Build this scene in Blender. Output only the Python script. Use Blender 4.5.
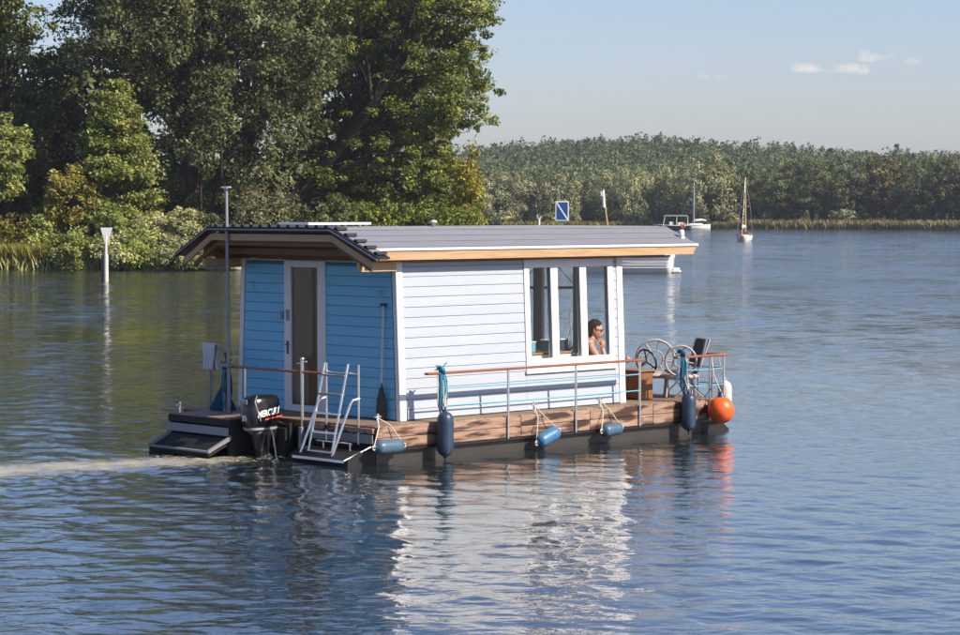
import bpy, bmesh, math, random
import numpy as np
from mathutils import Vector, Matrix, Euler

for o in list(bpy.data.objects): bpy.data.objects.remove(o)
S = bpy.context.scene
COL = S.collection
R = math.radians

# ------------------------------------------------------------------ camera, sky, sun, exposure
CAM_H = 3.63
cam_d = bpy.data.cameras.new('camera'); cam = bpy.data.objects.new('camera', cam_d); COL.objects.link(cam)
cam_d.sensor_width = 36.0; cam_d.lens = 90.0; cam_d.clip_start = 0.5; cam_d.clip_end = 9000
cam.location = (0, 0, CAM_H); cam.rotation_euler = (R(90 - 2.61), 0, 0)
S.camera = cam

SUN_EL, SUN_AZ = 39.0, 116.0          # azimuth measured clockwise from +Y, towards +X
W = bpy.data.worlds.new('World'); S.world = W; W.use_nodes = True
wn, wl = W.node_tree.nodes, W.node_tree.links; wn.clear()
w_out = wn.new('ShaderNodeOutputWorld'); w_bg = wn.new('ShaderNodeBackground'); w_bg.inputs[1].default_value = 0.084
sky = wn.new('ShaderNodeTexSky'); sky.sky_type = 'NISHITA'; sky.sun_disc = False
sky.sun_elevation = R(SUN_EL); sky.sun_rotation = R(SUN_AZ)
sky.altitude = 0; sky.air_density = 1.0; sky.dust_density = 0.8; sky.ozone_density = 4.0
wl.new(w_bg.outputs[0], w_out.inputs[0])

def wmath(op, a, b=None, c=None):
    n = wn.new('ShaderNodeMath'); n.operation = op
    for i, v in enumerate((a, b, c)):
        if v is None: continue
        if isinstance(v, (int, float)): n.inputs[i].default_value = v
        else: wl.new(v, n.inputs[i])
    return n.outputs[0]
w_tc = wn.new('ShaderNodeTexCoord'); w_sep = wn.new('ShaderNodeSeparateXYZ'); wl.new(w_tc.outputs['Generated'], w_sep.inputs[0])
w_az = wmath('ARCTAN2', w_sep.outputs[0], w_sep.outputs[1]); w_el = wmath('ARCSINE', w_sep.outputs[2])
w_nz = wn.new('ShaderNodeTexNoise'); w_nz.inputs['Scale'].default_value = 230; w_nz.inputs['Detail'].default_value = 5; w_nz.inputs['Roughness'].default_value = .6
wl.new(w_tc.outputs['Generated'], w_nz.inputs['Vector'])
w_nd = wmath('MULTIPLY', wmath('SUBTRACT', w_nz.outputs[0], .5), 3.6)
w_sum = None
for az, el, hw, hh, op in ((.1345, .0572, .0075, .0036, .85), (.1530, .0563, .0112, .0030, .8), (.1620, .0612, .0085, .0034, .6), (.1775, .0597, .0045, .0020, .35),
                           (.0925, .0540, .0042, .0018, .3), (.0998, .0540, .0036, .0018, .25)):
    u = wmath('DIVIDE', wmath('SUBTRACT', w_az, az), hw); v0 = wmath('SUBTRACT', w_el, el)
    v = wmath('DIVIDE', wmath('MAXIMUM', v0, wmath('MULTIPLY', v0, -1.9)), hh)          # flat base, domed top
    d2 = wmath('ADD', wmath('MULTIPLY', u, u), wmath('MULTIPLY', v, v))
    m = wmath('MULTIPLY', wmath('SMOOTH_MIN', wmath('MAXIMUM', wmath('ADD', wmath('SUBTRACT', .95, d2), w_nd), 0.0), 1.0, .3), op)
    w_sum = m if w_sum is None else wmath('MAXIMUM', w_sum, m)
w_mix = wn.new('ShaderNodeMix'); w_mix.data_type = 'RGBA'; w_mix.inputs[7].default_value = (6.0, 5.7, 5.6, 1)
w_tint = wn.new('ShaderNodeMix'); w_tint.data_type = 'RGBA'; w_tint.blend_type = 'MULTIPLY'; w_tint.inputs[0].default_value = 1.0
w_tint.inputs[7].default_value = (1.03, .94, 1.01, 1); wl.new(sky.outputs[0], w_tint.inputs[6])      # camera white balance of the whole sky
wl.new(w_sum, w_mix.inputs[0]); wl.new(w_tint.outputs[2], w_mix.inputs[6]); wl.new(w_mix.outputs[2], w_bg.inputs[0])

sun_d = bpy.data.lights.new('sun', 'SUN'); sun = bpy.data.objects.new('sun', sun_d); COL.objects.link(sun)
sun_d.energy = 4.3; sun_d.angle = R(0.55); sun_d.color = (1.0, 0.885, 0.745)
sun_dir = Vector((math.cos(R(SUN_EL)) * math.sin(R(SUN_AZ)), math.cos(R(SUN_EL)) * math.cos(R(SUN_AZ)), math.sin(R(SUN_EL))))
sun.rotation_euler = sun_dir.to_track_quat('Z', 'Y').to_euler(); sun.location = (30, 20, 40)

S.view_settings.view_transform = 'Standard'; S.view_settings.look = 'None'
S.view_settings.exposure = 0.8; S.view_settings.gamma = 1.0
S.render.engine = 'CYCLES'
S.cycles.max_bounces = 5; S.cycles.transparent_max_bounces = 12; S.cycles.diffuse_bounces = 2; S.cycles.glossy_bounces = 3
S.cycles.transmission_bounces = 3; S.cycles.use_denoising = True; S.cycles.caustics_reflective = False; S.cycles.caustics_refractive = False
S.cycles.volume_bounces = 0; S.cycles.use_adaptive_sampling = True; S.cycles.adaptive_threshold = .02

# ------------------------------------------------------------------ helpers
def px(x, y_img, d):
    """a point of the place at distance d from the road bridge where the photograph was taken (design-time measurements)"""
    return ((x - 480) / 2400 * d, d, CAM_H - (y_img - 208) / 2400 * d)

def tag(o, label=None, cat=None, group=None, kind=None):
    if label: o['label'] = label
    if cat: o['category'] = cat
    if group: o['group'] = group
    if kind: o['kind'] = kind
    return o

def link(o, parent=None):
    COL.objects.link(o)
    if parent is not None: o.parent = parent
    return o

def empty(name, loc=(0, 0, 0), rz=0.0, parent=None):
    o = bpy.data.objects.new(name, None); o.empty_display_size = .2
    o.location = loc; o.rotation_euler = (0, 0, rz)
    return link(o, parent)

class MB:
    """collects polygons; build() links them as ONE mesh object"""
    def __init__(s): s.v, s.f, s.sm = [], [], []
    def add(s, vs, fs, smooth=False):
        b = len(s.v); s.v += [tuple(v) for v in vs]
        for f in fs: s.f.append(tuple(b + i for i in f)); s.sm.append(smooth)
        return s
    def box(s, x0, x1, y0, y1, z0, z1, ch=0.0, M=None):
        if ch <= 0:
            vs = [(x, y, z) for x in (x0, x1) for y in (y0, y1) for z in (z0, z1)]
            fs = [(0, 1, 3, 2), (4, 6, 7, 5), (0, 4, 5, 1), (2, 3, 7, 6), (0, 2, 6, 4), (1, 5, 7, 3)]
        else:
            bm = bmesh.new(); bmesh.ops.create_cube(bm, size=1)
            for v in bm.verts: v.co = ((x0 + x1) / 2 + v.co.x * (x1 - x0), (y0 + y1) / 2 + v.co.y * (y1 - y0), (z0 + z1) / 2 + v.co.z * (z1 - z0))
            bmesh.ops.bevel(bm, geom=bm.edges[:], offset=ch, segments=1, affect='EDGES')
            bm.verts.index_update(); vs = [v.co.copy() for v in bm.verts]; fs = [[v.index for v in f.verts] for f in bm.faces]; bm.free()
        if M is not None: vs = [M @ Vector(v) for v in vs]
        return s.add(vs, fs)
    def tube(s, pts, r, n=8, cap=True):
        pts = [Vector(p) for p in pts]; k = len(pts)
        rs = r if isinstance(r, (list, tuple)) else [r] * k
        vs, fs = [], []; up = None
        for i, p in enumerate(pts):
            t = (pts[min(i + 1, k - 1)] - pts[max(i - 1, 0)])
            if t.length < 1e-9: t = Vector((0, 0, 1))
            t.normalize()
            if up is None: up = Vector((0, 0, 1)) if abs(t.z) < .9 else Vector((1, 0, 0))
            a = t.cross(up)
            if a.length < 1e-6: a = t.cross(Vector((1, .3, .2)))
            a.normalize(); b = t.cross(a); up = b * -1 if False else up
            for j in range(n):
                q = 2 * math.pi * j / n
                vs.append(p + (a * math.cos(q) + b * math.sin(q)) * rs[i])
        for i in range(k - 1):
            for j in range(n):
                j2 = (j + 1) % n
                fs.append((i * n + j, i * n + j2, (i + 1) * n + j2, (i + 1) * n + j))
        s.add(vs, fs, True)
        if cap: s.add(vs[:n], [tuple(range(n))[::-1]]); s.add(vs[-n:], [tuple(range(n))])
        return s
    def lathe(s, prof, n=20, M=None):
        vs, fs = [], []; k = len(prof)
        for r, z in prof:
            for j in range(n):
                q = 2 * math.pi * j / n; vs.append(Vector((r * math.cos(q), r * math.sin(q), z)))
        for i in range(k - 1):
            for j in range(n):
                j2 = (j + 1) % n; fs.append((i * n + j, i * n + j2, (i + 1) * n + j2, (i + 1) * n + j))
        fs.append(tuple(range(n))[::-1]); fs.append(tuple((k - 1) * n + j for j in range(n)))
        if M is not None: vs = [M @ v for v in vs]
        return s.add(vs, fs, True)
    def prism(s, prof, a, b, axis='x'):
        """closed profile extruded along an axis; profile is (p,q) in the other two axes"""
        n = len(prof); f3 = {'x': lambda t, p, q: (t, p, q), 'y': lambda t, p, q: (p, t, q), 'z': lambda t, p, q: (p, q, t)}[axis]
        vs = [f3(a, p, q) for p, q in prof] + [f3(b, p, q) for p, q in prof]
        fs = [tuple(range(n))[::-1], tuple(range(n, 2 * n))] + [(i, (i + 1) % n, n + (i + 1) % n, n + i) for i in range(n)]
        return s.add(vs, fs)
    def ring(s, c, Rr, r, ax=(1, 0, 0), n=28, m=7, a0=0.0, a1=2 * math.pi):
        ax = Vector(ax).normalized(); u = ax.orthogonal().normalized()
        if abs(ax.z) < .95:
            u = Vector((0, 0, 1)); u = (u - ax * u.dot(ax)).normalized()
        w = ax.cross(u)
        pts = [Vector(c) + (u * math.cos(a0 + (a1 - a0) * i / n) + w * math.sin(a0 + (a1 - a0) * i / n)) * Rr for i in range(n + 1)]
        return s.tube(pts, r, m)
    def sphere(s, c, rx, ry=None, rz=None, n=16, m=10, M=None):
        ry = rx if ry is None else ry; rz = rx if rz is None else rz
        vs = [Vector((0, 0, -1))]; fs = []
        for i in range(1, m):
            th = math.pi * i / m - math.pi / 2
            for j in range(n):
                q = 2 * math.pi * j / n; vs.append(Vector((math.cos(th) * math.cos(q), math.cos(th) * math.sin(q), math.sin(th))))
        vs.append(Vector((0, 0, 1)))
        for j in range(n):
            j2 = (j + 1) % n; fs.append((0, 1 + j2, 1 + j)); fs.append((len(vs) - 1, 1 + (m - 2) * n + j, 1 + (m - 2) * n + j2))
            for i in range(m - 2): fs.append((1 + i * n + j, 1 + i * n + j2, 1 + (i + 1) * n + j2, 1 + (i + 1) * n + j))
        vs = [Vector((v.x * rx, v.y * ry, v.z * rz)) for v in vs]
        if M is not None: vs = [M @ v for v in vs]
        vs = [v + Vector(c) for v in vs]
        return s.add(vs, fs, True)
    def mesh(s, name, mat):
        me = bpy.data.meshes.new(name); me.from_pydata(s.v, [], s.f); me.update()
        me.polygons.foreach_set('use_smooth', s.sm)
        bm = bmesh.new(); bm.from_mesh(me); bmesh.ops.recalc_face_normals(bm, faces=bm.faces[:]); bm.to_mesh(me); bm.free()
        if mat is not None: me.materials.append(mat)
        return me
    def build(s, name, mat, parent=None):
        return link(bpy.data.objects.new(name, s.mesh(name, mat)), parent)

def inst(name, me, parent=None, loc=(0, 0, 0), rot=(0, 0, 0), scale=(1, 1, 1)):
    o = bpy.data.objects.new(name, me); o.location = loc; o.rotation_euler = rot; o.scale = scale
    return link(o, parent)

def raw_mesh(name, verts, quads, mat, tint=None, smooth=False):
    """big numpy meshes; quads is (n,4) or (n,3)"""
    k = quads.shape[1]; me = bpy.data.meshes.new(name)
    me.vertices.add(len(verts)); me.vertices.foreach_set('co', np.asarray(verts, np.float32).ravel())
    me.loops.add(quads.size); me.loops.foreach_set('vertex_index', np.asarray(quads, np.int32).ravel())
    me.polygons.add(len(quads)); me.polygons.foreach_set('loop_start', np.arange(0, quads.size, k, dtype=np.int32))
    if smooth: me.polygons.foreach_set('use_smooth', np.ones(len(quads), bool))
    me.update(calc_edges=True)
    if tint is not None:
        at = me.attributes.new('tint', 'FLOAT', 'POINT'); at.data.foreach_set('value', np.asarray(tint, np.float32))
    me.materials.append(mat)
    return me

# ------------------------------------------------------------------ materials
class NT:
    def __init__(s, name):
        s.m = bpy.data.materials.new(name); s.m.use_nodes = True
        s.n, s.l = s.m.node_tree.nodes, s.m.node_tree.links; s.n.clear()
        s.out = s.n.new('ShaderNodeOutputMaterial')
    def node(s, t, **kw):
        n = s.n.new(t)
        for k, v in kw.items(): setattr(n, k, v)
        return n
    def set(s, sock, v):
        if hasattr(v, 'is_output') or hasattr(v, 'links') and not isinstance(v, (tuple, list, float, int)): s.l.new(v, sock)
        else: sock.default_value = v
    def math(s, op, a, b=None, c=None, clamp=False):
        n = s.node('ShaderNodeMath', operation=op, use_clamp=clamp)
        for i, v in enumerate((a, b, c)):
            if v is not None: s.set(n.inputs[i], v)
        return n.outputs[0]
    def noise(s, scale, detail=3, rough=.55, vec=None, dist=0.0):
        n = s.node('ShaderNodeTexNoise'); n.inputs['Scale'].default_value = scale; n.inputs['Detail'].default_value = detail
        n.inputs['Roughness'].default_value = rough; n.inputs['Distortion'].default_value = dist
        if vec is not None: s.l.new(vec, n.inputs['Vector'])
        return n.outputs[0]
    def coord(s, scale=(1, 1, 1), which='Object'):
        t = s.node('ShaderNodeTexCoord'); m = s.node('ShaderNodeMapping'); m.inputs['Scale'].default_value = scale
        s.l.new(t.outputs[which], m.inputs[0]); return m.outputs[0]
    def shift(s, vec, oi):
        m_ = s.math('MULTIPLY', oi.outputs['Random'], 37.0); n = s.node('ShaderNodeVectorMath', operation='ADD'); s.l.new(vec, n.inputs[0]); s.l.new(m_, n.inputs[1]); return n.outputs[0]
    def mix(s, f, a, b):
        n = s.node('ShaderNodeMix', data_type='RGBA'); s.set(n.inputs[0], f)
        for i, v in ((6, a), (7, b)):
            if isinstance(v, tuple): n.inputs[i].default_value = (*v[:3], 1)
            else: s.l.new(v, n.inputs[i])
        return n.outputs[2]
    def ramp(s, f, lo, hi):
        n = s.node('ShaderNodeMapRange', interpolation_type='SMOOTHSTEP'); s.set(n.inputs[0], f)
        n.inputs[1].default_value = lo; n.inputs[2].default_value = hi; return n.outputs[0]
    def bsdf(s, col, rough=.6, metal=0.0, spec=.5, **kw):
        b = s.node('ShaderNodeBsdfPrincipled')
        if isinstance(col, tuple): b.inputs['Base Color'].default_value = (*col[:3], 1)
        else: s.l.new(col, b.inputs['Base Color'])
        s.set(b.inputs['Roughness'], rough); b.inputs['Metallic'].default_value = metal; b.inputs['Specular IOR Level'].default_value = spec
        for k, v in kw.items(): s.set(b.inputs[k], v)
        s.l.new(b.outputs[0], s.out.inputs[0]); return b
    def bump(s, h, b, strength=.3, dist=.01):
        n = s.node('ShaderNodeBump'); s.set(n.inputs['Strength'], strength); n.inputs['Distance'].default_value = dist
        s.l.new(h, n.inputs['Height']); s.l.new(n.outputs[0], b.inputs['Normal']); return n

def painted(name, col, var=.12, rough=.55, dirt=(.25, .22, .18), dirt_amt=.25, grain=(1, 1, 1), spec=.4):
    t = NT(name); oi = t.node('ShaderNodeObjectInfo'); v = t.shift(t.coord(grain), oi); a = t.noise(3.2, 5, .6, v); b = t.noise(26, 4, .6, v)
    lo = tuple(c * (1 - var) for c in col); hi = tuple(min(1, c * (1 + var * .6)) for c in col)
    c1 = t.mix(a, lo, hi); c1 = t.mix(t.math('MULTIPLY', oi.outputs['Random'], .35), c1, lo)
    c2 = t.mix(t.math('MULTIPLY', t.ramp(t.math('MULTIPLY', a, b), .27, .5), dirt_amt), c1, dirt)
    bs = t.bsdf(c2, t.math('ADD', t.math('MULTIPLY', b, .25), rough - .12), 0, spec); t.bump(b, bs, .12, .004)
    return t.m

def wood(name, lo, hi, grain=(1.2, 14, 14), rough=.6, stain=None, stain_lo=.5, stain_hi=.62, stain_scale=(1.3, 6, 6)):
    t = NT(name); oi = t.node('ShaderNodeObjectInfo'); v = t.shift(t.coord(grain), oi); n1 = t.noise(2.2, 6, .65, v, .8); n2 = t.noise(9, 3, .6, v)
    c = t.mix(t.ramp(n1, .3, .7), lo, hi)
    c = t.mix(t.math('MULTIPLY', oi.outputs['Random'], .4), c, tuple(x * .55 for x in lo))
    if stain:
        vv = t.coord(stain_scale, 'Object'); add = t.node('ShaderNodeVectorMath', operation='ADD'); t.l.new(vv, add.inputs[0]); t.l.new(oi.outputs['Random'], add.inputs[1])
        c = t.mix(t.ramp(t.noise(1.0, 3, .5, add.outputs[0]), stain_lo, stain_hi), c, stain)
    b = t.bsdf(c, rough, 0, .35); t.bump(n2, b, .25, .004); return t.m

def plain(name, col, rough=.5, metal=0.0, spec=.5, var=.1, scale=9, bump=.1):
    t = NT(name); n = t.noise(scale, 4, .6, t.coord())
    c = t.mix(n, tuple(x * (1 - var) for x in col), tuple(min(1, x * (1 + var)) for x in col))
    b = t.bsdf(c, t.math('ADD', t.math('MULTIPLY', n, .2), rough - .1), metal, spec)
    if bump: t.bump(n, b, bump, .004)
    return t.m

def leafmat(name, dark, mid, light, trans=.3):
    t = NT(name); at = t.node('ShaderNodeAttribute', attribute_name='tint')
    oi = t.node('ShaderNodeObjectInfo')
    f = at.outputs['Fac']
    c = t.mix(t.ramp(f, .0, .55), dark, mid); c = t.mix(t.ramp(f, .5, 1.0), c, light)
    hs = t.node('ShaderNodeHueSaturation'); t.l.new(c, hs.inputs['Color'])
    t.l.new(t.math('ADD', t.math('MULTIPLY', oi.outputs['Random'], .3), .85), hs.inputs['Value'])
    d = t.node('ShaderNodeBsdfPrincipled'); t.l.new(hs.outputs[0], d.inputs['Base Color']); d.inputs['Roughness'].default_value = .55; d.inputs['Specular IOR Level'].default_value = .3
    tr = t.node('ShaderNodeBsdfTranslucent'); t.l.new(hs.outputs[0], tr.inputs['Color'])
    mx = t.node('ShaderNodeMixShader'); mx.inputs[0].default_value = trans
    t.l.new(d.outputs[0], mx.inputs[1]); t.l.new(tr.outputs[0], mx.inputs[2]); t.l.new(mx.outputs[0], t.out.inputs[0]); return t.m

def glassmat(name, tint=(.98, .99, .99)):
    t = NT(name); tr = t.node('ShaderNodeBsdfTransparent'); tr.inputs[0].default_value = (*tint, 1)
    g = t.node('ShaderNodeBsdfGlossy'); g.inputs['Roughness'].default_value = .01
    lw = t.node('ShaderNodeLayerWeight'); lw.inputs[0].default_value = .5      # same reflectance from either side of the pane
    mx = t.node('ShaderNodeMixShader'); t.l.new(t.math('ADD', t.math('MULTIPLY', t.math('POWER', lw.outputs['Facing'], 4.0), .5), .010, clamp=True), mx.inputs[0]); t.l.new(tr.outputs[0], mx.inputs[1]); t.l.new(g.outputs[0], mx.inputs[2])
    t.l.new(mx.outputs[0], t.out.inputs[0]); return t.m

M = {}
M['blue'] = painted('blue_board_paint', (.20, .55, .80), .14, .5, (.06, .15, .25), .3, (.5, 3, 3))
M['pale'] = painted('blue_board_paint_sunlit', (.425, .478, .535), .12, .55, (.50, .52, .52), .25, (.5, 3, 3))  # starboard boards: the same blue, paled to put sunlight into the colour
M['white'] = painted('white_paint', (.78, .77, .76), .06, .5, (.5, .47, .42), .25)
M['back'] = plain('joint_blue', (.08, .22, .36), .8)
M['deckwood'] = wood('weathered_deck_wood', (.28, .17, .115), (.46, .31, .225), (1.2, 12, 12), .6, (.05, .024, .017), .52, .60, (.9, 5, 5))
M['decktop'] = wood('deck_plank_wood', (.20, .13, .085), (.36, .25, .17), (1.2, 12, 12), .6)
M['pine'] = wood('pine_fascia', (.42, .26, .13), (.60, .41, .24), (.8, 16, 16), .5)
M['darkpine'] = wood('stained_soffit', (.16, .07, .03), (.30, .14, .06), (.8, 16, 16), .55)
M['rail'] = wood('hardwood_handrail', (.22, .075, .04), (.36, .14, .075), (1, 14, 14), .35)
M['brown'] = wood('brown_door_panel', (.105, .048, .015), (.165, .078, .023), (12, 12, .8), .45)
M['intwood'] = wood('interior_wood', (.22, .13, .07), (.34, .21, .12), (1, 8, 8), .6)
M['steel'] = plain('brushed_steel', (.62, .60, .57), .32, 1.0, .5, .12, 30, .04)
M['alu'] = plain('aluminium', (.70, .70, .70), .38, 1.0, .5, .1, 20, .04)
M['gmetal'] = plain('grey_frame_paint', (.24, .24, .265), .5, 0, .5, .15)
M['hull'] = plain('black_pontoon', (.016, .016, .018), .7, 0, .25, .4, 4)
M['hullgrey'] = painted('grey_waterline_band', (.034, .031, .028), .3, .6, (.05, .055, .04), .7)
M['algae'] = plain('mossy_pontoon_nose', (.03, .035, .015), .8, 0, .3, .5, 12, .6)
M['black'] = plain('black_plastic', (.014, .014, .016), .3, 0, .5, .2)
M['cowl'] = plain('gloss_black_cowl', (.008, .008, .010), .18, 0, .6, .2, 5, 0)
M['tread'] = plain('tread_strip', (.20, .195, .20), .7)
M['darkgrey'] = plain('dark_grey_fabric', (.085, .085, .10), .85, 0, .2, .2, 40)
M['text'] = plain('white_print', (.80, .80, .80), .5, 0, .4, .03)
M['red'] = plain('red_print', (.62, .08, .06), .5, 0, .4, .05)
M['fblue'] = painted('slate_blue_vinyl', (.055, .12, .18), .16, .42, (.20, .19, .17), .45, (2, 2, 2), .5)
M['fsky'] = painted('mid_blue_vinyl', (.04, .16, .31), .16, .42, (.20, .19, .17), .45, (2, 2, 2), .5)
M['fnavy'] = painted('navy_vinyl', (.018, .042, .085), .16, .42, (.20, .19, .17), .45, (2, 2, 2), .5)
M['fwhite'] = painted('off_white_vinyl', (.62, .60, .55), .16, .42, (.20, .19, .17), .45, (2, 2, 2), .5)
M['orange'] = painted('orange_vinyl', (.88, .13, .015), .16, .42, (.20, .19, .17), .45, (2, 2, 2), .5)
M['ropew'] = plain('white_rope', (.58, .54, .46), .85, 0, .2, .2, 90, .5)
M['ropeb'] = plain('teal_rope', (.03, .24, .36), .8, 0, .2, .3, 90, .5)
M['ropen'] = plain('navy_rope', (.02, .06, .13), .8, 0, .2, .3, 90, .5)
M['cyan'] = plain('cyan_guard_rope', (.12, .42, .60), .7, 0, .3, .15, 60, .2)
M['cloth'] = plain('white_cotton', (.66, .63, .64), .95, 0, .1, .1, 14, .3)
M['net'] = plain('navy_net', (.02, .06, .12), .9, 0, .1, .3, 30, .5)
M['solar'] = plain('solar_cells', (.02, .04, .09), .12, 0, .6, .2, 20, 0)
M['glass'] = glassmat('window_glass')
M['skin'] = plain('skin', (.52, .27, .17), .5, 0, .4, .12, 12, .05)
M['hair'] = plain('brown_hair', (.022, .012, .008), .75, 0, .15, .4, 60, .5)
M['shirt'] = plain('charcoal_vest', (.035, .035, .045), .9, 0, .2, .2, 20, .3)
M['teal'] = plain('teal_storage', (.10, .36, .44), .5, 0, .4, .15)
M['blueplastic'] = plain('blue_cushion', (.03, .17, .36), .8, 0, .2, .25, 10, .3)
M['rattan'] = plain('pale_rattan', (.44, .37, .35), .6, 0, .4, .15, 30, .3)
M['bark'] = plain('bark', (.055, .042, .032), .9, 0, .2, .4, 5, .8)
M['stone'] = plain('bank_stone', (.36, .31, .26), .9, 0, .2, .3, 3, .6)
M['signblue'] = plain('sign_blue', (.012, .07, .22), .45, 0, .4, .08, 4, 0)
M['signwhite'] = plain('sign_white', (.74, .74, .74), .5, 0, .4, .05, 4, 0)

def roofmat(name, col, rough):
    t = NT(name); v = t.coord((.35, 3, 3)); a = t.noise(3, 5, .6, v); b = t.noise(45, 3, .6, t.coord())
    c = t.mix(a, tuple(x * .82 for x in col), tuple(x * 1.15 for x in col))
    c = t.mix(t.math('MULTIPLY', t.ramp(t.noise(1.6, 4, .7, t.coord((1, 1, 1))), .55, .75), .3), c, tuple(x * 1.5 for x in col))
    bs = t.bsdf(c, t.math('ADD', t.math('MULTIPLY', b, .15), rough), 0, .22); t.bump(b, bs, .08, .003); return t.m
M['roof'] = roofmat('grey_roof_sheet', (.185, .195, .228), .66)
M['roofdark'] = roofmat('anthracite_roof_trim', (.022, .024, .032), .55)

# ------------------------------------------------------------------ water
BOAT = Vector((-1.153, 34.6, 0)); YAW = math.atan2(.695, .719)
bX = Vector((math.cos(YAW), math.sin(YAW), 0)); bY = Vector((-math.sin(YAW), math.cos(YAW), 0))
def BW(x, y, z): return BOAT + bX * x + bY * y + Vector((0, 0, z))

def axis(dense_lo, dense_hi, step_fn, far_lo, far_hi, grow=1.18):
    a = [dense_lo]
    while a[-1] < dense_hi: a.append(a[-1] + step_fn(a[-1]))
    st = a[-1] - a[-2]
    while a[-1] < far_hi: st *= grow; a.append(a[-1] + st)
    st = a[1] - a[0]; b = []; p = a[0]
    while p > far_lo: st *= grow; p -= st; b.append(p)
    return np.array(b[::-1] + a)
xs = axis(-9.5, 9.5, lambda t: .034, -4000, 4000, 1.06)
ys = axis(18.5, 150, lambda t: max(.038, t * t / 8712 * .74), -300, 6000, 1.12)
def water_mesh():
    X, Y = np.meshgrid(xs, ys); Z = np.zeros_like(X)
    dx = np.gradient(xs)[None, :]; dy = np.gradient(ys)[:, None]
    rng = np.random.default_rng(5)
    n = 64
    lam = .15 * (1.15 / .15) ** rng.random(n); th = R(84) + rng.normal(0, .78, n)         # waves run mostly away from / towards the bank
    slope = .0066 * (lam / .4) ** -.15
    patch = .8 + .3 * np.sin(X * .11 + Y * .043 + 1.0) * np.sin(Y * .071 - X * .037)
    for i in range(n):
        k = 2 * math.pi / lam[i]; kx, ky = k * math.cos(th[i]), k * math.sin(th[i])
        f = np.clip((lam[i] / np.maximum(np.abs(math.cos(th[i])) * dx, np.abs(math.sin(th[i])) * dy) - 2.5) / 3.0, 0, 1)
        rag = 1 + .5 * np.sin(X * .35 * rng.random() + Y * .3 * rng.random() + 6.28 * rng.random())
        Z += slope[i] / k * 1.4142 * f * rag * np.sin(kx * X + ky * Y + 6.283 * rng.random())
    Z *= patch
    # wash behind the propeller: short steep chop that dies out astern
    lx = (X - BOAT.x) * bX.x + (Y - BOAT.y) * bX.y; ly = (X - BOAT.x) * bY.x + (Y - BOAT.y) * bY.y
    ax_ = np.clip(-(lx + 1.0), 0, 12)
    wash = np.exp(-((ly - 1.6) / (.9 + .12 * ax_)) ** 2) * np.exp(-ax_ / 4.0) * (lx < -1.0)
    for i in range(24):
        k = 2 * math.pi / (.16 + .35 * rng.random()); t = 6.283 * rng.random()
        Z += wash * .09 / k * np.sin(k * math.cos(t) * X + k * math.sin(t) * Y + 6.283 * rng.random())
    nx, ny = len(xs), len(ys)
    V = np.stack([X, Y, Z], -1).reshape(-1, 3)
    i = np.arange((ny - 1) * nx).reshape(ny - 1, nx)[:, :-1].ravel()
    Q = np.stack([i, i + 1, i + nx + 1, i + nx], 1)
    return V, Q

t = NT('lake_water')
geo = t.node('ShaderNodeNewGeometry'); sp = t.node('ShaderNodeSeparateXYZ'); t.l.new(geo.outputs['Position'], sp.inputs[0])
mp = t.node('ShaderNodeMapping'); mp.inputs['Scale'].default_value = (1, 1.5, 1); mp.inputs['Rotation'].default_value = (0, 0, R(-14)); t.l.new(geo.outputs['Position'], mp.inputs[0])
n_f = t.noise(5.5, 3, .5, mp.outputs[0], .2); n_m = t.noise(1.3, 3, .55, mp.outputs[0], .3)
mp2 = t.node('ShaderNodeMapping'); mp2.inputs['Scale'].default_value = (.012, .035, 1); mp2.inputs['Rotation'].default_value = (0, 0, R(9)); t.l.new(geo.outputs['Position'], mp2.inputs[0])
n_p = t.noise(1.0, 4, .6, mp2.outputs[0], .6)
far = t.ramp(sp.outputs[1], 36, 110)
mp3 = t.node('ShaderNodeMapping'); mp3.inputs['Scale'].default_value = (.22, .30, 1); mp3.inputs['Rotation'].default_value = (0, 0, R(6)); t.l.new(geo.outputs['Position'], mp3.inputs[0])
n_l = t.noise(1.0, 4, .6, mp3.outputs[0], .4)
h = t.math('ADD', t.math('MULTIPLY', t.math('MULTIPLY', n_l, far), 7.0), t.math('ADD', t.math('MULTIPLY', n_f, .30), t.math('MULTIPLY', t.math('MULTIPLY', n_m, 1.0), t.math('ADD', t.math('MULTIPLY', far, 3.2), .12))))
# foam astern (world position, along the propeller wash)
off = t.node('ShaderNodeVectorMath', operation='SUBTRACT'); t.l.new(geo.outputs['Position'], off.inputs[0]); off.inputs[1].default_value = tuple(BW(-1.7, 1.75, 0))
def dotn(v):
    d = t.node('ShaderNodeVectorMath', operation='DOT_PRODUCT'); t.l.new(off.outputs[0], d.inputs[0]); d.inputs[1].default_value = tuple(v); return d.outputs['Value']
wdir = Vector((-1.0, -.42, 0)).normalized(); wper = Vector((-wdir.y, wdir.x, 0))
al, ac = dotn(wdir), dotn(wper)
ac2 = t.math('ADD', ac, t.math('MULTIPLY', t.math('POWER', t.math('MAXIMUM', al, 0.0), 2.0), -.028))
wid = t.math('ADD', t.math('MULTIPLY', al, .09), .80)
prof = t.math('EXPONENT', t.math('MULTIPLY', t.math('POWER', t.math('DIVIDE', ac2, wid), 2.0), -1.0))
front = t.math('MULTIPLY', t.ramp(al, -.5, .3), t.math('SUBTRACT', 1.0, t.ramp(al, 4.0, 11.0)))
fz = t.noise(6.5, 6, .7, geo.outputs['Position'], .6); fz2 = t.noise(1.1, 3, .6, geo.outputs['Position'])
foam = t.math('MULTIPLY', t.ramp(t.math('ADD', t.math('MULTIPLY', t.math('MULTIPLY', prof, front), .62), t.math('ADD', t.math('MULTIPLY', fz, .6), t.math('MULTIPLY', fz2, .3))), .54, 1.22), .74)
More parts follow.
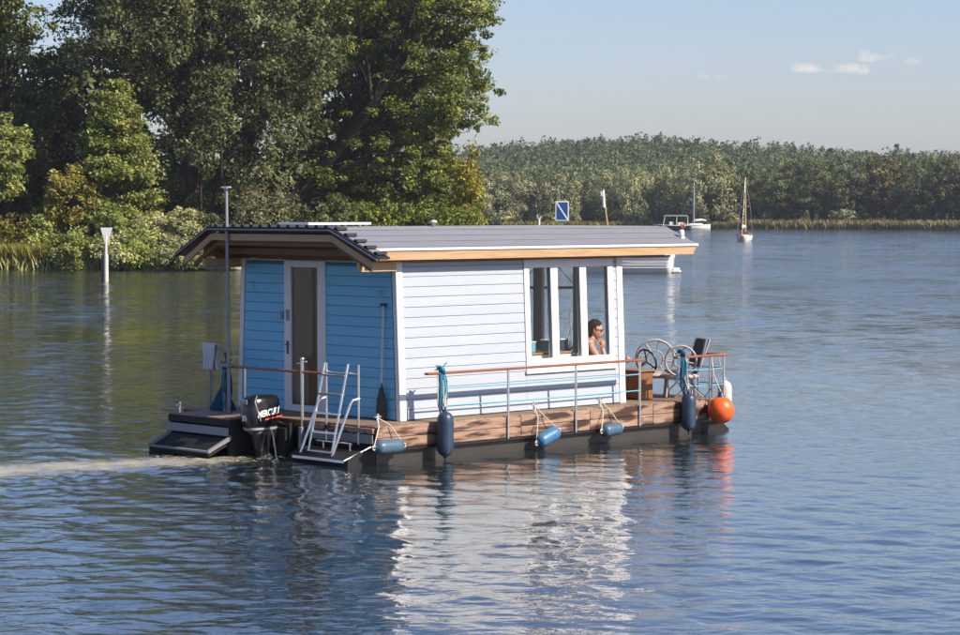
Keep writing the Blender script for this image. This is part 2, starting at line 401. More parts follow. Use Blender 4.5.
rad = t.math('EXPONENT', t.math('MULTIPLY', t.math('ADD', t.math('POWER', t.math('DIVIDE', t.math('ADD', al, .6), 2.1), 2.0), t.math('POWER', t.math('DIVIDE', t.math('ADD', ac, .5), 1.1), 2.0)), -1.0))
fz3 = t.noise(17, 3, .6, geo.outputs['Position'])
fleck = t.ramp(t.math('ADD', t.math('MULTIPLY', rad, .30), fz3), .69, .80)
foam = t.math('MAXIMUM', foam, t.math('MULTIPLY', fleck, .7))
colw = t.mix(foam, (.015, .026, .028), (.56, .52, .39))
bs = t.bsdf(colw, t.math('ADD', t.math('ADD', t.math('MULTIPLY', far, .12), .03), t.math('MULTIPLY', foam, .5)), 0, .5, IOR=1.333)
bn = t.bump(h, bs, t.math('ADD', .04, t.math('MULTIPLY', n_p, .70)), .075)
def nvec(scale, k, rot):
    m_ = t.node('ShaderNodeMapping'); m_.inputs['Scale'].default_value = scale; m_.inputs['Rotation'].default_value = (0, 0, R(rot)); t.l.new(geo.outputs['Position'], m_.inputs[0])
    n_ = t.node('ShaderNodeTexNoise'); n_.inputs['Scale'].default_value = 1.0; n_.inputs['Detail'].default_value = 3; t.l.new(m_.outputs[0], n_.inputs['Vector'])
    a_ = t.node('ShaderNodeVectorMath', operation='SUBTRACT'); t.l.new(n_.outputs['Color'], a_.inputs[0]); a_.inputs[1].default_value = (.5, .5, .5)
    b_ = t.node('ShaderNodeVectorMath', operation='MULTIPLY'); t.l.new(a_.outputs[0], b_.inputs[0]); b_.inputs[1].default_value = (k, k, 0); return b_.outputs[0]
va, vb = nvec((1.6, 1.1, 1), .50, 8), nvec((.30, .16, 1), .42, -6)
ad = t.node('ShaderNodeVectorMath', operation='ADD'); t.l.new(va, ad.inputs[0]); t.l.new(vb, ad.inputs[1])
sc_ = t.node('ShaderNodeVectorMath', operation='SCALE'); t.l.new(ad.outputs[0], sc_.inputs[0]); t.l.new(t.math('MULTIPLY', far, t.math('ADD', .35, t.math('MULTIPLY', n_p, 1.3))), sc_.inputs['Scale'])
ad2 = t.node('ShaderNodeVectorMath', operation='ADD'); t.l.new(bn.outputs[0], ad2.inputs[0]); t.l.new(sc_.outputs[0], ad2.inputs[1])
nm_ = t.node('ShaderNodeVectorMath', operation='NORMALIZE'); t.l.new(ad2.outputs[0], nm_.inputs[0]); t.l.new(nm_.outputs[0], bs.inputs['Normal'])
gl = t.node('ShaderNodeBsdfGlossy'); gl.inputs['Color'].default_value = (.98, .98, .97, 1); gl.inputs['Roughness'].default_value = .05; t.l.new(nm_.outputs[0], gl.inputs['Normal'])
mxs = t.node('ShaderNodeMixShader'); t.l.new(t.math('MULTIPLY', t.math('SUBTRACT', 1.0, foam), .40), mxs.inputs[0]); t.l.new(bs.outputs[0], mxs.inputs[1]); t.l.new(gl.outputs[0], mxs.inputs[2]); t.l.new(mxs.outputs[0], t.out.inputs[0])
M['water'] = t.m
V, Q = water_mesh()
water = link(bpy.data.objects.new('water', raw_mesh('water', V, Q, M['water'], smooth=True)))
tag(water, 'rippled blue lake water around the houseboat', 'water', kind='structure')

# ------------------------------------------------------------------ foliage builders
def leaves_from(cent, outward, size, rng, tint, flat=.0, outw=.6):
    n = len(cent)
    nrm = outward * outw + rng.normal(0, .7, (n, 3)) + np.array([0, 0, flat]); nrm /= np.linalg.norm(nrm, axis=1)[:, None] + 1e-9
    t1 = np.cross(nrm, rng.normal(0, 1, (n, 3))); t1 /= np.linalg.norm(t1, axis=1)[:, None] + 1e-9
    t2 = np.cross(nrm, t1)
    s = (size * rng.uniform(.6, 1.35, n))[:, None]
    V = np.stack([cent - t1 * s, cent + t2 * s * .55 + nrm * s * .12, cent + t1 * s, cent - t2 * s * .55 + nrm * s * .12], 1).reshape(-1, 3)
    Q = np.arange(4 * n).reshape(n, 4)
    return V, Q, np.repeat(tint, 4)

def crown_points(rng, ells, n_cl, cl_r, per, shell=.5, squash=.7, droop=0.0):
    vol = np.array([e[3] * e[4] * e[5] for e in ells]) ** .75; vol /= vol.sum()
    which = rng.choice(len(ells), n_cl, p=vol); E = np.array(ells)[which]
    d = rng.normal(0, 1, (n_cl, 3)); d /= np.linalg.norm(d, axis=1)[:, None]
    r = shell + (1 - shell) * rng.random(n_cl) ** .6; r *= 1 + .13 * rng.normal(0, 1, n_cl)
    r *= np.where(rng.random(n_cl) < .16, 1.12, 1.0); C = E[:, :3] + d * E[:, 3:] * r[:, None]
    tint_c = np.clip(rng.normal(.42, .2, n_cl), 0, 1)
    rr = cl_r * rng.uniform(.55, 1.4, n_cl)
    pd = rng.normal(0, 1, (n_cl, per, 3)); pd /= np.linalg.norm(pd, axis=2)[:, :, None]
    pr = rng.random((n_cl, per, 1)) ** .45
    P = C[:, None, :] + pd * pr * rr[:, None, None] * np.array([1, 1, squash])
    if droop: P[:, :, 2] -= droop * rr[:, None] * (np.linalg.norm(pd[:, :, :2] * pr, axis=2) ** 2)
    out = (pd * .8 + d[:, None, :] * .6)
    tint = np.clip(tint_c[:, None] + rng.normal(0, .16, (n_cl, per)), 0, 1)
    return C, P.reshape(-1, 3), out.reshape(-1, 3), tint.ravel()

def trunk_mb(rng, base, top, r0, limbs, bend=.4, lean_pts=None):
    mb = MB(); base = Vector(base); top = Vector(top)
    pts = lean_pts or [base.lerp(top, i / 7) + Vector((rng.normal(0, bend * .3), rng.normal(0, bend * .3), 0)) * (0 if i == 0 else 1) for i in range(8)]
    pts = [Vector(p) for p in pts]; k = len(pts)
    mb.tube(pts, [r0 * (1.25 if i == 0 else 1 - .85 * i / (k - 1)) for i in range(k)], 9)
    for L in limbs:
        L = Vector(L); zz = [p for p in pts if p.z < L.z - .12 * (L - base).length] or [pts[1]]
        a = zz[max(0, len(zz) - 1 - int(rng.integers(0, 2)))]
        ln = (L - a).length; mid = a.lerp(L, .5) + Vector((rng.normal(0, .06), rng.normal(0, .06), .10 + rng.normal(0, .05))) * ln
        q1 = a.lerp(mid, .55) + Vector((rng.normal(0, .03), rng.normal(0, .03), .02)) * ln
        rr = min(r0 * .42, .03 + .018 * ln)
        mb.tube([a, q1, mid, mid.lerp(L, .6) + Vector((0, 0, .03 * ln)), L], [rr, rr * .8, rr * .6, rr * .4, rr * .15], 6, False)
    return mb

def make_tree(name, seed, ells, n_cl, cl_r, per, leaf, mat, trunk_r, top, base=(0, 0, 0), shell=.5, squash=.7, droop=0, nlimb=30, lean_pts=None, flat=.7, outw=.6):
    """returns (trunk mesh, crown mesh), base at the origin"""
    rng = np.random.default_rng(seed)
    C, P, O, T = crown_points(rng, ells, n_cl, cl_r, per, shell, squash, droop)
    Vv, Qq, Tt = leaves_from(P, O, leaf, rng, T, flat, outw)
    me = raw_mesh(name + '_crown', Vv, Qq, mat, Tt)
    sel = C[rng.choice(len(C), min(nlimb, len(C)), replace=False)]
    tm = trunk_mb(rng, base, top, trunk_r, sel, .4, lean_pts).mesh(name + '_trunk', M['bark'])
    return tm, me

def place_tree(name, meshes, loc, label, cat='tree', group=None, rz=0, sc=(1, 1, 1)):
    e = empty(name, loc, rz); e.scale = sc; tag(e, label, cat, group)
    inst('trunk', meshes[0], e); inst('crown', meshes[1], e)
    return e

# ------------------------------------------------------------------ land: near bank, far hill
def land_mat():
    t = NT('grassy_earth'); n = t.noise(.35, 6, .7, t.coord()); n2 = t.noise(4, 4, .6, t.coord())
    c = t.mix(t.ramp(n, .35, .65), (.045, .050, .018), (.10, .085, .045)); b = t.bsdf(c, .95, 0, .1); t.bump(n2, b, .6, .1); return t.m
M['land'] = land_mat()
def land(name, poly, zf, label, nz=12):
    """a bank: outline at the water, rising inland by rings"""
    mb = MB(); P = [Vector((x, y)) for x, y in poly]; c = sum(P, Vector((0, 0))) / len(P); n = len(P)
    vs, fs = [], []
    for k in range(nz + 1):
        f = k / nz
        for p in P:
            q = p.lerp(c, f * .92); j = .12 * math.sin(q.x * .9 + q.y * 1.7) + .1 * math.sin(q.x * 2.3 - q.y)
            vs.append((q.x, q.y, -.4 if k == 0 else zf(f, q) + j * min(1, f * 6)))
    for k in range(nz):
        for i in range(n): fs.append((k * n + i, k * n + (i + 1) % n, (k + 1) * n + (i + 1) % n, (k + 1) * n + i))
    fs.append(tuple(nz * n + i for i in range(n)))
    mb.add(vs, fs, True); o = mb.build(name, M['land']); tag(o, label, 'ground', kind='structure'); return o
near_poly = []
for i in range(46): x = -120 + i * 2.6; near_poly.append((x, 141 + 1.0 * math.sin(i * .9) + .7 * math.sin(i * 2.1)))
near_poly += [(1.0, 144), (2.2, 148), (2.6, 156), (1.5, 170), (-6, 195), (-30, 225), (-80, 250), (-125, 255), (-130, 180)]
land('riverbank', near_poly, lambda f, q: .12 + 2.2 * min(1, f * 1.4), 'low wooded bank at the left')

def hill_z(x, y):
    s = min(1, max(0, (y - 455) / 430)); s = s * s * (3 - 2 * s)
    ridge = 10.2 + 7.2 * math.exp(-((x - 58) / 75) ** 2) + .6 * math.sin(x * .045)
    return .6 + s * ridge
mb = MB(); hx = [-700 + 25 * i for i in range(57)]; hy = [0, 2, 6, 20, 45, 80, 120, 170, 230, 290, 350, 420, 520, 700, 1100, 1800]
def shore_y(x): return 436 - .62 * max(0, x - 25) - 20 * math.exp(-((x - 75) / 14) ** 2) * 0 if x < 260 else 290 - .2 * (x - 260)
vs = []
for j, dyv in enumerate(hy):
    for x in hx:
        y = shore_y(x) + dyv; vs.append((x, y, -.5 if j == 0 else (.5 if j == 1 else hill_z(x, y) + .3)))
fs = [(j * 57 + i, j * 57 + i + 1, (j + 1) * 57 + i + 1, (j + 1) * 57 + i) for j in range(len(hy) - 1) for i in range(56)]
mb.add(vs, fs, True); tag(mb.build('hill', M['land']), 'low wooded hill across the lake', 'hill', kind='structure')

# far hill forest: thousands of tree tops that read as one mass
def far_forest(core):
    rng = np.random.default_rng(11 if core else 12)
    N = 6500 if core else 3400
    x = rng.uniform(-90, 300, N) if core else rng.uniform(-420, 560, N); y = rng.uniform(470, 960, N) if core else rng.uniform(300, 900, N)
    inner = (x / y > -.05) & (x / y < .27)
    keep = (y > np.array([shore_y(a) for a in x]) + (32 if core else 8)) & (inner if core else ~inner)
    x, y = x[keep], y[keep]; n = len(x)
    z = np.array([hill_z(a, b) for a, b in zip(x, y)])
    conif = rng.random(n) < np.clip(.30 + (y - 560) / 520 - np.clip(x - 110, 0, 200) / 330, .06, .75)
    H = np.where(conif, rng.uniform(9.5, 12.6, n) , rng.uniform(7, 13, n)) * (.86 + .16 * np.sin(x * .13 + y * .05) * np.sin(y * .09)); Rr = np.where(conif, rng.uniform(1.5, 3.2, n), rng.uniform(2.6, 6.0, n))
    per = 84 if core else 34
    u = rng.random((n, per)); q = rng.random((n, per)) * 6.283
    zz = np.where(conif[:, None], u ** .85, .25 + .75 * u)
    rad = np.where(conif[:, None], np.sqrt(np.clip(1 - zz, 0, 1)) * (.6 + .5 * rng.random((n, per))) + .03, np.sqrt(np.clip(1 - ((zz - .6) / .42) ** 2, .04, 1)) * (.7 + .4 * rng.random((n, per))))
    P = np.stack([x[:, None] + np.cos(q) * rad * Rr[:, None], y[:, None] + np.sin(q) * rad * Rr[:, None], z[:, None] + zz * H[:, None]], -1)
    O = np.stack([np.cos(q), np.sin(q), .5 + 0 * q], -1)
    tint = np.clip(rng.normal(.34, .09, n)[:, None] + np.where(conif, -.12, .16)[:, None] + rng.normal(0, .08, (n, per)), 0, 1)
    return leaves_from(P.reshape(-1, 3), O.reshape(-1, 3), .46 if core else .95, rng, tint.ravel(), .2)
M['farleaf'] = leafmat('far_forest_leaf', (0.052, 0.078, 0.034), (0.105, 0.135, 0.048), (0.23, 0.235, 0.085), 0.2)
Va, Qa, Ta = far_forest(True); Vb, Qb, Tb = far_forest(False)
Vv, Qq, Tt = np.concatenate([Va, Vb]), np.concatenate([Qa, Qb + len(Va)]), np.concatenate([Ta, Tb])
tag(link(bpy.data.objects.new('forest', raw_mesh('forest', Vv, Qq, M['farleaf'], Tt))), 'dense mixed forest covering the hill across the lake', 'forest', kind='stuff')

# ------------------------------------------------------------------ far shore trees (individuals)
M['leaf_willow'] = leafmat('willow_leaf', (0.17, 0.185, 0.085), (0.32, 0.325, 0.15), (0.5, 0.47, 0.23), 0.25)
M['leaf_oak'] = leafmat('oak_leaf', (0.055, 0.075, 0.028), (0.115, 0.14, 0.048), (0.23, 0.235, 0.08), 0.25)
M['leaf_rust'] = leafmat('rusty_leaf', (0.105, 0.088, 0.035), (0.193, 0.149, 0.061), (0.333, 0.228, 0.088), .3)
M['leaf_pine'] = leafmat('pine_needle', (0.032, 0.052, 0.028), (0.063, 0.091, 0.042), (0.123, 0.140, 0.063), .2)
V_WIL = [make_tree('willow', 40 + i, [(0, 0, 5.6, 4.6, 4.2, 4.4), (1.2 - 2.4 * (i % 2), .5, 4.0, 4.2, 4, 3.6), (.6, -1, 2.6, 4.4, 4, 2.4)], 170, .95, 64, .20, M['leaf_willow'], .4, (0, 0, 7), shell=.66, squash=1.2, droop=.5, nlimb=12, outw=2.2, flat=.3) for i in range(3)]
V_OAK = [make_tree('oak', 50 + i, [(0, 0, 8.0, 4.4, 4.2, 4.6), (1.6 - 1.2 * i, -.6, 5.6, 4.6, 4, 3.6), (-1.5 + i, -.5, 3.6, 4.4, 4, 3.2)], 150, 1.0, 56, .22, M['leaf_oak'], .45, (0, 0, 10), shell=.55, nlimb=14, outw=1.5, flat=.4) for i in range(4)]
V_RUST = [make_tree('maple', 60, [(0, 0, 8.0, 4.2, 4, 4.4), (.8, -.6, 4.6, 4.4, 4, 3.6)], 130, 1.0, 26, .36, M['leaf_rust'], .4, (0, 0, 10), nlimb=12)]
V_BUSH = [make_tree('shore_bush', 70 + i, [(0, 0, 1.5, 2.6, 2, 1.5)], 46, .7, 22, .28, [M['leaf_willow'], M['leaf_oak']][i], .12, (0, 0, 1.8), shell=.5, nlimb=8) for i in range(2)]
ORD = ['first', 'second', 'third', 'fourth', 'fifth', 'sixth', 'seventh', 'eighth', 'ninth', 'tenth', 'eleventh', 'twelfth', 'thirteenth', 'fourteenth', 'fifteenth', 'sixteenth', 'seventeenth', 'eighteenth', 'nineteenth', 'twentieth']
rs = random.Random(3)
# (pixel x, shore offset back, kind, height scale, width scale)
FAR = [(494, 8, 'w', .95, 1.0), (517, 10, 'w', 1.0, 1.1), (541, 12, 'o', .80, .9), (560, 9, 'w', 1.0, 1.0), (583, 13, 'w', .9, .9), (604, 10, 'w', 1.05, 1.0), (628, 8, 'w', 1.05, 1.0),
       (655, 14, 'w', 1.15, 1.1), (676, 10, 'w', 1.1, 1.0), (703, 4, 'w', 1.33, 1.25), (722, 12, 'w', 1.1, .9)]
wi = 0
for i, (p, back, k, hs, wsc) in enumerate(FAR):
    x = (p - 480) / 2400 * 445; y = shore_y(x) + back; x = (p - 480) / 2400 * y
    lab = {'w': 'rounded olive green willow on the far shore, %s from the left', 'o': 'dark green tree among the willows on the far shore, %s from the left'}[k] % ORD[i]
    if i == 9: lab = 'tallest pale rounded willow on the far shore, behind the moored white sailboat'
    place_tree('willow_tree' if k == 'w' else 'oak_tree', (V_WIL if k == 'w' else V_OAK)[i % 3], (x, y, .4), lab, 'tree', 'willows along the far shore', rs.random() * 6, (wsc, wsc, hs))
OAKS = [(738, 9, 'o', .8, .9), (752, 16, 'o', 1.05, 1.0), (775, 8, 'o', .95, 1.0), (792, 18, 'o', 1.15, 1.05), (812, 10, 'o', 1.1, 1.1), (832, 20, 'o', 1.2, 1.0), (850, 9, 'o', 1.05, 1.0), (868, 16, 'o', 1.2, 1.05), (886, 12, 'r', 1.1, 1.0), (900, 22, 'o', 1.25, 1.0),
        (914, 8, 'o', .95, .95), (932, 16, 'o', 1.15, 1.05), (950, 9, 'o', 1.1, 1.0), (968, 14, 'o', 1.15, 1.0), (990, 10, 'o', 1.1, 1.05), (1015, 12, 'o', 1.15, 1.0)]
for i, (p, back, k, hs, wsc) in enumerate(OAKS):
    yy = 440.0
    for _ in range(12): yy = shore_y((p - 480) / 2400 * yy) + back
    x = (p - 480) / 2400 * yy
    lab = 'dark green broadleaf tree on the right far shore, %s from the willows' % ORD[i] if k == 'o' else 'rust tinged broadleaf tree on the right far shore'
    place_tree('oak_tree' if k == 'o' else 'maple_tree', V_OAK[i % 4] if k == 'o' else V_RUST[0], (x, yy, .5), lab, 'tree', 'broadleaf trees along the right far shore', rs.random() * 6, (wsc * .86, wsc * .86, hs * .86))
BSH = [(500, 3, 0, .9, 'pale shrub at the left end of the far waterline'), (553, 3, 0, .8, 'pale shrub on the far waterline left of the blue sign'), (574, 3, 0, .8, 'pale shrub on the far waterline right of the blue sign'),
       (640, 3, 0, .9, 'pale shrub on the far waterline left of the canopied motor cruiser'), (845, 4, 0, 1.0, 'grey green shrub above the reeds on the right far shore'), (862, 4, 1, .8, 'small dark shrub above the reeds on the right far shore'), (733, 3, 0, .8, 'pale shrub on the far shore just left of the wooden sailboat mast')]
for p, back, k, sc, lab in BSH:
    yy = 430.0
    for _ in range(12): yy = shore_y((p - 480) / 2400 * yy) + back
    place_tree('shrub', V_BUSH[k], ((p - 480) / 2400 * yy, yy, .3), lab, 'shrub', 'shrubs along the far waterline', rs.random() * 6, (sc, sc, sc))

def blades(rng, xy, hgt, wid, zbase=0.0, lean=.25):
    n = len(xy); a = rng.random(n) * 3.1416; h = hgt * rng.uniform(.6, 1.25, n); lx = rng.normal(0, lean, n) * h; ly = rng.normal(0, lean, n) * h
    w = wid * rng.uniform(.6, 1.4, n); cx, cy = np.cos(a) * w, np.sin(a) * w; o = np.zeros(n) + zbase
    V = np.stack([np.stack([xy[:, 0] - cx, xy[:, 1] - cy, o], -1), np.stack([xy[:, 0] + cx, xy[:, 1] + cy, o], -1),
                  np.stack([xy[:, 0] + lx * .45 + cx * .7, xy[:, 1] + ly * .45 + cy * .7, o + h * .6], -1), np.stack([xy[:, 0] + lx, xy[:, 1] + ly, o + h], -1)], 1).reshape(-1, 3)
    return V, np.arange(4 * n).reshape(n, 4), np.repeat(np.clip(rng.normal(.5, .2, n), 0, 1), 4)
M['reed'] = leafmat('dry_reed', (.14, .12, .045), (.24, .20, .085), (.36, .30, .15), .3)
M['reedgreen'] = leafmat('green_reed', (0.12, 0.125, 0.025), (0.26, 0.24, 0.055), (0.42, 0.36, 0.11), 0.35)
rng = np.random.default_rng(8)
xr = rng.uniform(44, 130, 9000); yr = np.array([shore_y(a) for a in xr]) + rng.uniform(-.8, 2.2, 9000)
Vv, Qq, Tt = blades(rng, np.stack([xr, yr], -1), 1.5, .16, -.05)
tag(link(bpy.data.objects.new('reed_bed', raw_mesh('reed_bed', Vv, Qq, M['reed'], Tt))), 'pale dry reed bed along the right far shore', 'reeds', kind='stuff')
xr = rng.uniform(4, 44, 3000); yr = np.array([shore_y(a) for a in xr]) + rng.uniform(-.5, 1.6, 3000)
Vv, Qq, Tt = blades(rng, np.stack([xr, yr], -1), 1.2, .16, -.05)
tag(link(bpy.data.objects.new('reed_bed', raw_mesh('reed_bed_far', Vv, Qq, M['reedgreen'], Tt))), 'greenish reeds at the water edge under the far willows', 'reeds', kind='stuff')

# ------------------------------------------------------------------ near bank trees (left)
M['leaf_beech'] = leafmat('dark_beech_leaf', (0.062, 0.074, 0.026), (0.15, 0.168, 0.06), (0.31, 0.315, 0.14), 0.25)
M['leaf_linden'] = leafmat('linden_leaf', (0.078, 0.105, 0.018), (0.19, 0.225, 0.04), (0.4, 0.4, 0.08), 0.3)
M['leaf_larch'] = leafmat('larch_leaf', (0.125, 0.155, 0.034), (0.25, 0.275, 0.062), (0.4, 0.39, 0.11), 0.3)
M['leaf_yellow'] = leafmat('yellow_leaf', (0.19, 0.18, 0.03), (0.36, 0.32, 0.04), (0.54, 0.46, 0.08), 0.35)
M['leaf_gold'] = leafmat('golden_shrub_leaf', (0.17, 0.16, 0.032), (0.31, 0.28, 0.055), (0.48, 0.42, 0.11), 0.3)
M['leaf_bramble'] = leafmat('bramble_leaf', (0.19, 0.215, 0.075), (0.4, 0.41, 0.17), (0.62, 0.58, 0.34), 0.3)
M['leaf_fresh'] = leafmat('fresh_green_leaf', (0.17, 0.21, 0.045), (0.34, 0.38, 0.095), (0.54, 0.54, 0.19), 0.35)
M['leaf_grey'] = leafmat('grey_green_leaf', (0.11, 0.11, 0.05), (0.2, 0.19, 0.09), (0.3, 0.28, 0.15), 0.3)
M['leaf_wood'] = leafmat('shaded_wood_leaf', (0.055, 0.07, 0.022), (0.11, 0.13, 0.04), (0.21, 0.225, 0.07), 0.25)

def bank_tree(name, cat, label, pxx, d, ells_px, n_cl, cl_r, per, leaf, mat, trunk_r, top_z, seed, group=None, z0=1.2, **kw):
    """ells_px: crown lobes measured as (pixel x, pixel y, half width px, half height px, depth half m)"""
    bx = (pxx - 480) / 2400 * d; el = []
    for a, b, hw, hh, dd in ells_px:
        p = px(a, b, d); el.append((p[0] - bx, 0 if len(el) == 0 else (-1) ** len(el) * .8, p[2] - z0, hw / 2400 * d, dd, hh / 2400 * d))
    m = make_tree(name, seed, el, n_cl, cl_r, per, leaf, mat, trunk_r, (el[0][0] * .6, 0, top_z), **kw)
    return place_tree(name, m, (bx, d, z0), label, cat, group)

GB = 'trees on the left bank'
bank_tree('beech_tree', 'tree', 'tall dark beech with dense grey brown foliage behind the flagpole', 195, 153,
          [(190, -40, 122, 150, 5.5), (150, 30, 78, 70, 5), (245, 40, 80, 110, 5), (255, 130, 58, 80, 5), (190, 150, 60, 70, 5), (110, 20, 50, 60, 4.5), (300, 30, 45, 110, 5)], 800, .72, 104, .128, M['leaf_beech'], .62, 21, 101, GB, squash=1.0, shell=.45, nlimb=48)
lp = [px(268, 222, 162), px(290, 200, 162), px(318, 172, 162), px(345, 140, 161), px(372, 105, 160), px(398, 62, 160), px(415, 10, 160), px(425, -60, 160)]
b0 = ((285 - 480) / 2400 * 162, 162, 1.2)
bank_tree('linden_tree', 'tree', 'large olive green linden with leaning dark trunk above the boat roof', 285, 162,
          [(400, -40, 82, 110, 6.5), (440, 30, 52, 60, 5), (425, 105, 62, 42, 5), (455, 95, 44, 30, 4), (400, 170, 66, 52, 5), (445, 195, 36, 34, 4), (345, 60, 50, 90, 5), (350, 190, 42, 40, 4), (470, 20, 26, 40, 3)], 800, .72, 104, .128, M['leaf_linden'], .60, 20, 102, GB, shell=.4, nlimb=50, squash=.55, flat=.8,
          lean_pts=[(a - b0[0], b - b0[1], c - b0[2]) for a, b, c in lp])
bank_tree('maple_tree', 'tree', 'yellow autumn foliage at the right edge of the linden', 470, 156, [(468, 190, 15, 30, 2), (474, 165, 9, 18, 1.5), (462, 212, 16, 18, 2)], 52, .55, 60, .14, M['leaf_yellow'], .14, 4.5, 103, GB, nlimb=12)
def larch():
    rng = np.random.default_rng(104); d = 147; s = d / 2400; P, O, T, limbs = [], [], [], []
    for i in range(150):
        f = rng.random() ** .8; z = 1.2 + f * 8.6; Rm = (1 - f) ** .75 * 3.0 + .25; q = rng.random() * 6.283; L = Rm * rng.uniform(.65, 1.12)
        e = np.array([math.cos(q) * L, math.sin(q) * L * .9, z + .12 * L]); limbs.append(e)
        k = int(56 + 66 * L); u = rng.random(k) ** .6
        pp = np.stack([math.cos(q) * L * u, math.sin(q) * L * .9 * u, z + .12 * L * u - .35 * (1 - u)], -1) + rng.normal(0, 1, (k, 3)) * np.array([.3, .3, .14])
        P.append(pp); O.append(np.tile([math.cos(q) * .5, math.sin(q) * .5, .7], (k, 1))); T.append(np.clip(rng.normal(.45, .18) + rng.normal(0, .15, k), 0, 1))
    Vv, Qq, Tt = leaves_from(np.concatenate(P), np.concatenate(O), .125, rng, np.concatenate(T), .4)
    return trunk_mb(rng, (0, 0, -.3), (0, 0, 9.6), .26, limbs[:60], .1).mesh('larch_trunk', M['bark']), raw_mesh('larch_crown', Vv, Qq, M['leaf_larch'], Tt)
place_tree('larch_tree', larch(), (px(117, 0, 145.5)[0], 145.5, 1.4), 'conical light green larch in front of the dark beech', 'tree', GB)
bank_tree('spruce_tree', 'tree', 'dull green tree rising behind the larch at the far left', 50, 158, [(48, 110, 34, 70, 4), (60, 150, 40, 60, 4), (30, 160, 36, 60, 4)], 200, .75, 70, .17, M['leaf_oak'], .35, 11, 105, GB, squash=.6)
bank_tree('poplar_tree', 'tree', 'thin crowned tree at the top left corner with sky showing through', 8, 160, [(6, 40, 40, 62, 4), (18, 8, 30, 34, 3.5), (-20, -10, 40, 60, 4)], 130, .7, 64, .16, M['leaf_linden'], .35, 14, 106, GB, shell=.3)
bank_tree('hazel_tree', 'tree', 'bright yellow green tree cut off by the left picture edge', -2, 145, [(0, 155, 30, 34, 2.6), (-14, 180, 34, 34, 2.6), (10, 135, 16, 20, 2)], 130, .6, 66, .14, M['leaf_fresh'], .2, 5, 107, GB)
bank_tree('golden_bush', 'bush', 'golden green bush with ragged top beside the larch trunk', 68, 143.5, [(70, 200, 27, 22, 1.7), (62, 185, 18, 14, 1.4), (76, 178, 9, 12, 1)], 80, .46, 60, .115, M['leaf_gold'], .10, 3.2, 108, 'bushes on the left bank', z0=.8)
bank_tree('weeping_bush', 'bush', 'weeping grey green bush just above the left part of the roof', 272, 144, [(272, 205, 30, 16, 1.8), (262, 212, 26, 16, 1.6)], 70, .6, 70, .11, M['leaf_grey'], .10, 2.6, 109, 'bushes on the left bank', z0=.8, squash=1.3, droop=1.0, shell=.65)
BB = [(14, 236, 36, 26, 'y', 'drooping yellow green bush at the left picture edge above the reeds'), (44, 232, 20, 20, 'f', 'leafy green bush between the golden bush and the reeds'), (118, 225, 26, 20, 'f', 'fresh green shrub below the larch'), (152, 228, 24, 16, 'b', 'pale bramble bush right of the larch, high on the bank'), (185, 226, 22, 16, 'b', 'pale bramble bush left of the roof edge, high on the bank'),
      (80, 250, 26, 18, 'f', 'bright green bush at the waterline between the reeds and the channel marker'), (112, 250, 22, 18, 'b', 'leafy bush at the waterline directly behind the channel marker'), (142, 250, 22, 18, 'f', 'green bush at the waterline right of the channel marker'),
      (172, 252, 22, 16, 'b', 'pale leafy bush at the waterline left of the roof tip'), (200, 254, 18, 13, 'b', 'pale leafy bush behind the roof tip at the waterline'), (222, 252, 18, 14, 'b', 'bramble bush at the waterline under the stern roof overhang'),
      (212, 232, 22, 16, 'g', 'shaded bush behind the stern roof'), (330, 222, 40, 22, 'g', 'shaded bush between the weeping bush and the linden trunk'), (385, 218, 32, 22, 'l', 'olive bush under the linden crown'), (430, 222, 30, 20, 'l', 'olive bush at the right foot of the linden'), (466, 224, 18, 14, 'l', 'small olive bush below the yellow foliage')]
bm_ = {'f': 'leaf_fresh', 'b': 'leaf_bramble', 'g': 'leaf_oak', 'l': 'leaf_linden', 'y': 'leaf_gold'}
for i, (a, b, hw, hh, k, lab) in enumerate(BB):
    bank_tree('bush', 'bush', lab, a, 143.6 if b < 240 else 140.9, [(a, b, hw, hh, 1.6), (a + hw * .4 * (-1) ** i, b + hh * .3, hw * .7, hh * .7, 1.3)], int(50 + hw), .46, 62, .105, M[bm_[k]], .06, 2.2, 200 + i, 'bushes on the left bank', z0=.4, shell=.45, nlimb=10)
DK = [(20, 178, 11), (75, 176, 12), (130, 180, 22), (190, 176, 22), (250, 182, 22), (310, 178, 22), (365, 182, 22), (420, 176, 18)]
for i, (a, d, hgt) in enumerate(DK):
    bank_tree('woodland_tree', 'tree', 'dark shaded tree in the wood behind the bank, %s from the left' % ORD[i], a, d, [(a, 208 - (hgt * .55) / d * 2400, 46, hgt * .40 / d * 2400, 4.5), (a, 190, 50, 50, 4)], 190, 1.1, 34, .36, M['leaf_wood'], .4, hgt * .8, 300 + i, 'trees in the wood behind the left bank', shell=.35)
rng = np.random.default_rng(33); VV, QQ, TT, nn = [], [], [], 0
for i in range(34):
    cx, cy, hh = rng.uniform(-112, -37), rng.uniform(146, 190), rng.uniform(9, 19)
    C, P, O, T = crown_points(rng, [(cx, cy, hh * .62, 4.2, 4, hh * .38), (cx + 1, cy - 1, hh * .3, 4.5, 4, hh * .3)], 34, 1.5, 22, .4)
    v1, q1, t1 = leaves_from(P, O, .42, rng, T, .5); VV.append(v1); QQ.append(q1 + nn); TT.append(t1); nn += len(v1)
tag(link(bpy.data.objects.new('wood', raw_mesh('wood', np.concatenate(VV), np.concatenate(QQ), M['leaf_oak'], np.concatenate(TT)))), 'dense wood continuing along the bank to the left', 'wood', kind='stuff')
rng = np.random.default_rng(21)
n = 12000; xx = rng.uniform(px(-30, 0, 141)[0], px(58, 0, 141)[0], n); yy = 141.4 + rng.uniform(-.9, 2.4, n)
Vv, Qq, Tt = blades(rng, np.stack([xx, yy], -1), 1.35, .022, 0, .16)
